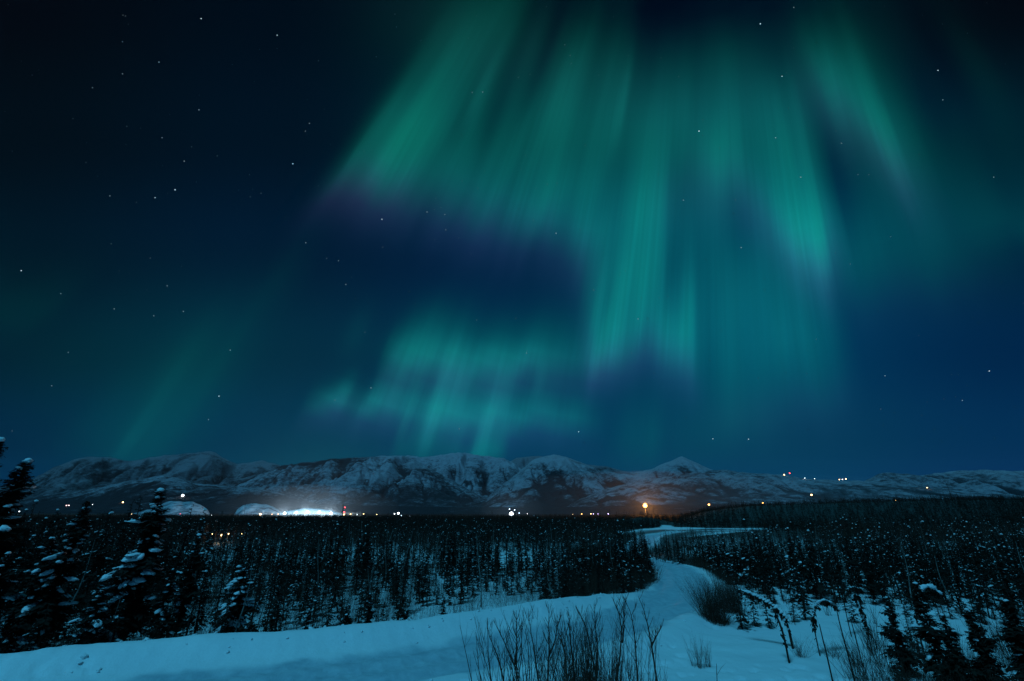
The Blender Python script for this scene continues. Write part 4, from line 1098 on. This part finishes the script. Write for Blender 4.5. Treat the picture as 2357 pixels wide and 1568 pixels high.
# ------------------------------------------------------------ lamps of the valley
dg = bpy.context.evaluated_depsgraph_get()
trees_ = []
for o in hillmeshes + [gr, yard]:
    me = o.data; trees_.append(BVHTree.FromPolygons([v.co[:] for v in me.vertices], [p.vertices[:] for p in me.polygons]))
def land(x, y):
    d = Vector(frame_dir(x, y)); d.normalize(); best = None
    for b in trees_:
        h = b.ray_cast(Vector((0, 0, EYE)), d)
        if h[0] is not None and (best is None or h[3] < best[1]): best = (h[0], h[3])
    return best
WARM = (1.0, .62, .26); AMB = (1.0, .45, .12); WHT = (.85, .95, 1.0); BLU = (.55, .72, 1.0); RED = (1.0, .06, .07); GRE = (.1, 1.0, .45); PUR = (.7, .5, 1.0)
def lamp_post(x, y, px, col, label, depth=None, st=None, pw=0, cat='lamp', nheads=1, name='lamp_post'):
    """x,y lamp head in the photograph; px apparent size in photograph pixels (2357 wide)"""
    if depth is None:
        hit = land(x, y + 1.5)
        if hit is None or hit[0].y < 250: depth = 1100.0; g = None
        else: depth = hit[0].y * .995; g = None
    q = at(x, y, depth); s = depth / FOC
    rad = px * s * .5 * .62
    if depth < 1800: gz_ = gz(q.x, q.y)
    else:
        b = min((t.ray_cast(Vector((q.x, q.y, 3000)), Vector((0, 0, -1)))[3] or 1e9) for t in trees_[:-2]); gz_ = 3000 - b if b < 1e8 else q.z - 6
    hgt = max(3.0, min(q.z - gz_, 40)); 
    e = empty(name, (q.x, q.y, q.z - hgt)); tag(e, label, cat)
    p = MB(); pr = max(.06, .03 * px * s * .25)
    p.tube([(0, 0, -1), (0, 0, hgt * .5), (0, 0, hgt)], [pr * 1.3, pr, pr * .8], 6); p.box((0, 0, hgt + rad * .95), (rad * .55, rad * .4, rad * .12))
    p.build('pole', METAL, e)
    hd = MB(); hd.add(ICV1 * np.array([rad, rad * .7, rad * .8]) + np.array([0, 0, hgt]), ICF1)
    hd.build('lamp_head', glow_mat('lamp_glow', col, st or 6.0), e, True)
    if pw:
        l = bpy.data.lights.new('lamp_light', 'POINT'); l.energy = pw; l.color = col; l.shadow_soft_size = rad * 1.2
        lo = bpy.data.objects.new('lamp_light', l); C.objects.link(lo); lo.parent = e; lo.location = (0, -rad * 2.5, hgt + rad * .3)
    return e
VL = [
 (420.7, 1140.5, 9, WHT, 'bright bluish white lamp on the dark foothill above the left snowfield', None, 14, 0),
 (283, 1156.3, 5, WARM, 'warm lamp alone on the slope left of the pale snowfield', None, 10, 0),
 (153, 1163.8, 3, (1, .6, .6), 'left one of a pair of pinkish lamps at the far left', None, 8, 0),
 (158.5, 1163.6, 3, (1, .7, .7), 'right one of a pair of pinkish lamps at the far left', None, 8, 0),
 (213, 1161.6, 2.2, WHT, 'tiny white lamp beside the slim spruce top', None, 7, 0),
 (44.5, 1177.5, 3.5, WHT, 'small white lamp showing through the broad dark spruce', 900, 8, 0),
 (3, 1184.5, 5.5, WARM, 'warm lamp at the very left edge', 700, 8, 0),
 (303, 1184, 3, WARM, 'small warm lamp at the left foot of the pale snowfield', 1150, 7, 0),
 (347, 1187, 4, WARM, 'warm lamp just left of the tall pointed spruce', 1100, 7, 0),
 (415, 1183, 2.2, RED, 'tiny red lamp in front of the pale snowfield', 1100, 6, 0),
 (487.7, 1186, 3, WHT, 'small white lamp in the dark gap right of the pale snowfield', 1100, 7, 0),
 (599, 1184, 7, WARM, 'warm yellow lamp at the left end of the floodlit slope', 1100, 10, 0),
 (626, 1184, 3.5, AMB, 'first small amber lamp in the row before the floodlit slope', 1100, 7, 0),
 (640, 1183.5, 3.5, AMB, 'second small amber lamp in the row before the floodlit slope', 1100, 7, 0),
 (704, 1195, 6, GRE, 'green lamp glowing in the wood below the floodlit slope', 560, 6, 0),
 (792, 1184.5, 6, WARM, 'warm lamp at the foot of the red beacon mast', 1060, 9, 0),
 (807, 1183.5, 4.5, WARM, 'warm lamp first to the right of the beacon mast', 1060, 8, 0),
 (822, 1184.8, 2.5, WHT, 'tiny white lamp second to the right of the beacon mast', 1060, 7, 0),
 (837, 1183.2, 3.5, WARM, 'warm lamp third to the right of the beacon mast', 1060, 7, 0),
 (867, 1184.6, 3.8, WARM, 'warm lamp standing alone between the beacon mast and the bluish pair', 1060, 8, 0),
 (908, 1183, 4, WHT, 'left small lamp of the bluish white group', 1060, 8, 0),
 (917, 1181.8, 8, WHT, 'largest lamp of the bluish white group', 1060, 10, 0),
 (923.5, 1187, 4.5, BLU, 'lowest lamp of the bluish white group', 1060, 8, 0),
 (943, 1188.5, 2.5, BLU, 'faint blue lamp at the right end of the bluish white group', 1060, 5, 0),
 (1177, 1183, 15, (.75, .85, 1.0), 'large dazzling blue-white floodlight in the middle of the valley', 1000, 18, 60000),
 (1172.7, 1172, 3.5, BLU, 'small blue lamp above the dazzling floodlight, left', 1040, 8, 0),
 (1184.5, 1174, 3.5, BLU, 'small blue lamp above the dazzling floodlight, right', 1040, 8, 0),
 (1195, 1181, 4, BLU, 'dim blue lamp to the right of the dazzling floodlight', 1040, 4, 0),
 (1214, 1183, 2.4, (1, .8, .8), 'tiny pinkish lamp right of the dazzling floodlight', 1040, 6, 0),
 (1318, 1184.6, 2.2, WARM, 'tiny lamp, first of the row leading to the big orange lamp', 1000, 6, 0),
 (1339, 1183.2, 3.5, AMB, 'orange lamp, second of the row leading to the big orange lamp', 1000, 7, 0),
 (1360, 1183, 3.5, WARM, 'warm lamp, third of the row leading to the big orange lamp', 1000, 7, 0),
 (1365.8, 1183, 2.6, PUR, 'violet lamp touching the third lamp of the row', 1000, 7, 0),
 (1376.4, 1183.1, 2.4, PUR, 'violet lamp, fourth of the row leading to the big orange lamp', 1000, 6, 0),
 (1400, 1183, 3.2, PUR, 'violet lamp nearest the big orange lamp', 1000, 7, 0),
 (1484.7, 1164.3, 15, (1.0, .40, .08), 'big orange lamp glaring just above the wooded knoll', 640, 7, 480000),
 (1631.8, 1161.8, 6.5, AMB, 'orange lamp at the edge of the dark rise', 640, 9, 0),
 (1756, 1158, 5, AMB, 'small orange lamp on the crest of the dark rise', 425, 7, 0),
 (2061, 1152, 3, AMB, 'faint orange lamp low on the dark wooded rise at the right', 400, 5, 0),
 (1868, 1139.3, 6.5, WARM, 'pale yellow lamp low on the long snowy ridge', None, 10, 0),
 (1805, 1093, 4.6, WARM, 'yellow lamp on the ridge crest beside the red beacon', None, 10, 0),
 (1817.5, 1089.4, 3.8, RED, 'red beacon lamp on the crest of the long ridge', None, 10, 0),
 (1852.5, 1100.6, 2.6, WHT, 'small white lamp on the ridge crest right of the red beacon', None, 8, 0),
 (1875, 1102, 2.2, WHT, 'tiny white lamp on the ridge crest, second right of the red beacon', None, 8, 0),
 (1932, 1104.2, 3.2, WARM, 'left one of three lamps close together on the ridge crest', None, 9, 0),
 (1939, 1103.8, 3.2, WHT, 'middle one of three lamps close together on the ridge crest', None, 9, 0),
 (1947, 1102.8, 4.2, (1, .5, .3), 'orange right one of three lamps close together on the ridge crest', None, 9, 0),
 (2134, 1122.6, 3.6, WARM, 'lone warm lamp where the long ridge runs down to the right', None, 8, 0),
 (505, 1231, 0, None, '', 0, 0, 0)]
for (x, y, px, col, lb, dp, st, pw) in VL:
    if px: lamp_post(x, y, px, col, lb, dp, st, pw)
# houses in the wood: amber yard lamps seen through the trees
for (x, y, px, lb, pw) in ((488, 1229.5, 4.5, 'small amber yard lamp in the wood, left of the brightest one', 120), (510.7, 1232, 8, 'brightest amber yard lamp in the wood right of the dark spruce', 500),
                           (526, 1229, 4, 'small amber yard lamp in the wood, right of the brightest one', 120), (557, 1229, 4, 'amber yard lamp farthest right in the wood', 120)):
    lamp_post(x, y, px, WARM, lb, 118, 9, pw if pw > 200 else 0)
# floodlights of the white slope
for i, (x, y) in enumerate(((655, 1182), (682, 1180), (708, 1179), (735, 1179.5), (762, 1182))):
    lamp_post(x, y, 10, (.62, .85, 1.0), ('first', 'second', 'third', 'fourth', 'fifth')[i] + ' floodlight from the left in front of the white slope', 1130, 14, 3200000 if i in (0, 2, 4) else 0, name='floodlight')
# birches lit by them
rs = np.random.RandomState(77)
bp = []
for i in range(420):
    x = rs.uniform(590, 830); q = at(x, 1188, rs.uniform(1105, 1290)); bp.append((q.x, q.y))
bp = np.array(bp); zz_ = []
for x, y in bp:
    h_ = trees_[-1].ray_cast(Vector((x, y, 500)), Vector((0, 0, -1))); zz_.append(max(h_[0].z if h_[0] is not None else -99, gz(x, y)))
join_wood('birch_grove', bp, [bare_tree_arrays(9.0, 400 + k, 12, 3, .010) for k in range(4)], [PALE, PALE], np.array(zz_), 'bare birches lit white by the floodlights', smin=.7, smax=1.5)

# fog added round the strongest lamps to give them a glow, plus ridge-foot haze
def fog(x, y, depth, r, dens, label):
    q = at(x, y, depth); mb = MB(); mb.add(ICV2 * np.array(r), ICF2); o = mb.build('glow_fog', None); o.location = q
    m = bpy.data.materials.new('glow_fog'); m.use_nodes = True; t_ = m.node_tree
    for n in list(t_.nodes): t_.nodes.remove(n)
    pv = t_.nodes.new('ShaderNodeVolumePrincipled'); pv.inputs['Density'].default_value = dens; pv.inputs['Color'].default_value = (.92, .94, 1, 1)
    ou = t_.nodes.new('ShaderNodeOutputMaterial'); t_.links.new(pv.outputs[0], ou.inputs['Volume'])
    m.cycles.volume_sampling = 'EQUIANGULAR'; o.data.materials.clear(); o.data.materials.append(m); tag(o, label, kind='stuff')
fog(1484.7, 1166, 640, (280, 110, 48), 1.5e-4, 'added fog that forms the halo round the big orange lamp')
fog(705, 1172, 1160, (240, 70, 60), 5e-5, 'added fog that glows over the floodlit slope')
fog(1800, 1140, 2700, (1100, 320, 120), 1.6e-4, 'faint violet haze lying against the foot of the long ridge')
fog(1178, 1180, 1000, (70, 50, 50), 3e-4, 'added fog that gives the dazzling floodlight its glow')

sp_ = []
rs = np.random.RandomState(78)
for i in range(520):
    x = rs.uniform(270, 500) if rs.rand() < .6 else rs.uniform(525, 660); q = at(x, 1188, rs.uniform(1180, 1560)); sp_.append((q.x, q.y))
sp_ = np.array(sp_); zz_ = []; keep_ = []
for x, y in sp_:
    hs = [b_.ray_cast(Vector((x, y, 500)), Vector((0, 0, -1)))[0] for b_ in FIELDS]; hs = [v.z for v in hs if v is not None]
    z_ = max(hs + [gz(x, y)]); zz_.append(z_); keep_.append(z_ < 2 or rs.rand() < .25)
keep_ = np.array(keep_); join_wood('scrub', sp_[keep_], [bare_tree_arrays(7.0, 420 + k, 12, 3, .012) for k in range(4)], [TWIG, TWIG], np.array(zz_)[keep_], 'leafless scrub round the pale snowfields', smin=.6, smax=1.5)

# red beacon mast
q = at(794, 1168.5, 1075); g = gz(q.x, q.y); hm = q.z - g
e = empty('beacon_mast', (q.x, q.y, g)); tag(e, 'lattice mast with red beacon lights right of the floodlit slope', 'mast')
mb = MB()
for a in range(3):
    c_, s_ = math.cos(a * 2.094), math.sin(a * 2.094)
    mb.tube([(c_ * 1.1, s_ * 1.1, -1), (c_ * .5, s_ * .5, hm)], [.16, .12], 4)
for k in range(12):
    z0, z1 = hm * k / 12, hm * (k + 1) / 12; r0 = 1.1 - .6 * k / 12; r1 = 1.1 - .6 * (k + 1) / 12
    for a in range(3):
        c0, s0 = math.cos(a * 2.094), math.sin(a * 2.094); c1, s1 = math.cos((a + 1) * 2.094), math.sin((a + 1) * 2.094)
        mb.tube([(c0 * r0, s0 * r0, z0), (c1 * r1, s1 * r1, z1)], [.07, .07], 3)
mb.build('lattice', METAL, e)
for zt in (hm, hm * .5):
    r = MB(); r.add(ICV1 * 1.5 + np.array([0, 0, zt]), ICF1); r.build('beacon_light', glow_mat('beacon_red', RED, 7), e, True)

# ------------------------------------------------------------ stars: glowing specks far outside the haze
STARS = [(140, 676, .8), (49, 623, 1.3), (403, 437, 1.5), (357, 455, 1.0), (253, 451, .7), (314, 466, .5), (674, 377, 1.4), (424, 371, .9), (373, 317, .7), (458, 253, .9), (712, 284, .8), (703, 302, .6), (366, 143, .9), (213, 202, .6),
 (282, 170, .6), (282, 96, .6), (463, 43, 1.2), (638, 81, 1.2), (289, 37, .5), (283, 35, .4), (74, 173, .4), (168, 273, .5), (198, 374, .4), (28, 348, .4), (292, 291, .4), (441, 338, .4), (500, 359, .4), (574, 402, .4), (601, 445, .5), (576, 453, .4),
 (879, 505, 1.4), (983, 488, .8), (1024, 494, .6), (1026, 529, .6), (1280, 537, .9), (704, 559, .8), (752, 595, .5), (779, 600, .6), (796, 655, .9), (422, 717, .9), (354, 727, .7), (385, 658, .8), (263, 711, .6), (256, 561, .5), (346, 594, .4), (418, 613, .4),
 (530, 806, .9), (504, 912, 1.3), (480, 966, .7), (157, 811, .7), (119, 888, .6), (28, 992, .5), (854, 893, .9), (771, 921, .6), (840, 765, .4), (1212, 813, .7), (1187, 733, .5), (1097, 737, .5), (1332, 994, 1.3), (1057, 987, .6), (1366, 668, .6), (1469, 734, .9),
 (1609, 302, 1.7), (1750, 55, 1.6), (1827, 17, .7), (1800, 176, 1.0), (2159, 162, 1.0), (2170, 230, .7), (1785, 317, .9), (1843, 408, .9), (1937, 330, .6), (1975, 402, .5), (2287, 408, .6), (2000, 402, .4), (1706, 570, .9), (1573, 461, .6), (1693, 460, .5),
 (1641, 1010, 1.0), (1723, 1011, 1.1), (2037, 865, .9), (2277, 854, 1.2), (2215, 922, .8), (2027, 942, .5), (1957, 608, .5), (1879, 781, .4), (2050, 545, .4), (1300, 103, .5), (1312, 128, .4), (1315, 146, .4), (1193, 178, .5), (1111, 212, .6), (1087, 213, .6),
 (1260, 424, .5), (1347, 335, .4), (909, 33, .4), (913, 62, .4), (866, 131, .4), (733, 140, .4), (1562, 176, .5), (1378, 173, .3), (881, 569, .4), (942, 671, .4), (1084, 585, .3), (1454, 813, .3), (1745, 870, .3), (1660, 760, .3), (1100, 433, .3), (1228, 507, .4), (1003, 457, .3)]
rs = np.random.RandomState(12)
for _ in range(150): STARS.append((rs.uniform(0, 2357), rs.uniform(0, 1040), rs.uniform(.10, .28)))
V = []; T = []; M = []; n = 0
for (x, y, m_) in STARS:
    d = frame_dir(x, y); L = 60000 / np.linalg.norm(d); c = d * L; s = L * np.linalg.norm(d) / FOC * 1.0
    r_ = (FOC / np.linalg.norm(d) ** 0) * 0 + 60000 / FOC / np.linalg.norm(d) * (.42 + .38 * m_)
    V.append(ICV * r_ + c); T.append(ICF + n); n += 12; M.append(np.full(20, 0 if m_ > .95 else (1 if m_ > .55 else (2 if m_ > .3 else 3))))
o = mesh_obj('stars', np.concatenate(V), [np.concatenate(T)], [glow_mat('star', (.75, .9, 1.0), a) for a in (1.5, .75, .32, .13)], np.concatenate(M))
tag(o, 'small bluish white stars scattered over the night sky', kind='stuff')

# ------------------------------------------------------------ haze: thin icy air over the whole valley
if HAZE > 0:
    mb = MB(); z0, z1 = -140.0, 2100.0
    mb.box((0, 5000, (z0 + z1) / 2), (26000, 16000, (z1 - z0) / 2))
    o = mb.build('haze', None)
    hm_ = bpy.data.materials.new('thin_icy_haze'); hm_.use_nodes = True; t = hm_.node_tree
    for n in list(t.nodes): t.nodes.remove(n)
    pv = t.nodes.new('ShaderNodeVolumePrincipled'); pv.inputs['Density'].default_value = HAZE; pv.inputs['Color'].default_value = (.85, .84, .95, 1); pv.inputs['Anisotropy'].default_value = .3
    ou = t.nodes.new('ShaderNodeOutputMaterial'); t.links.new(pv.outputs[0], ou.inputs['Volume'])
    o.data.materials.clear(); o.data.materials.append(hm_)
    tag(o, 'thin cold haze over the valley', kind='stuff')
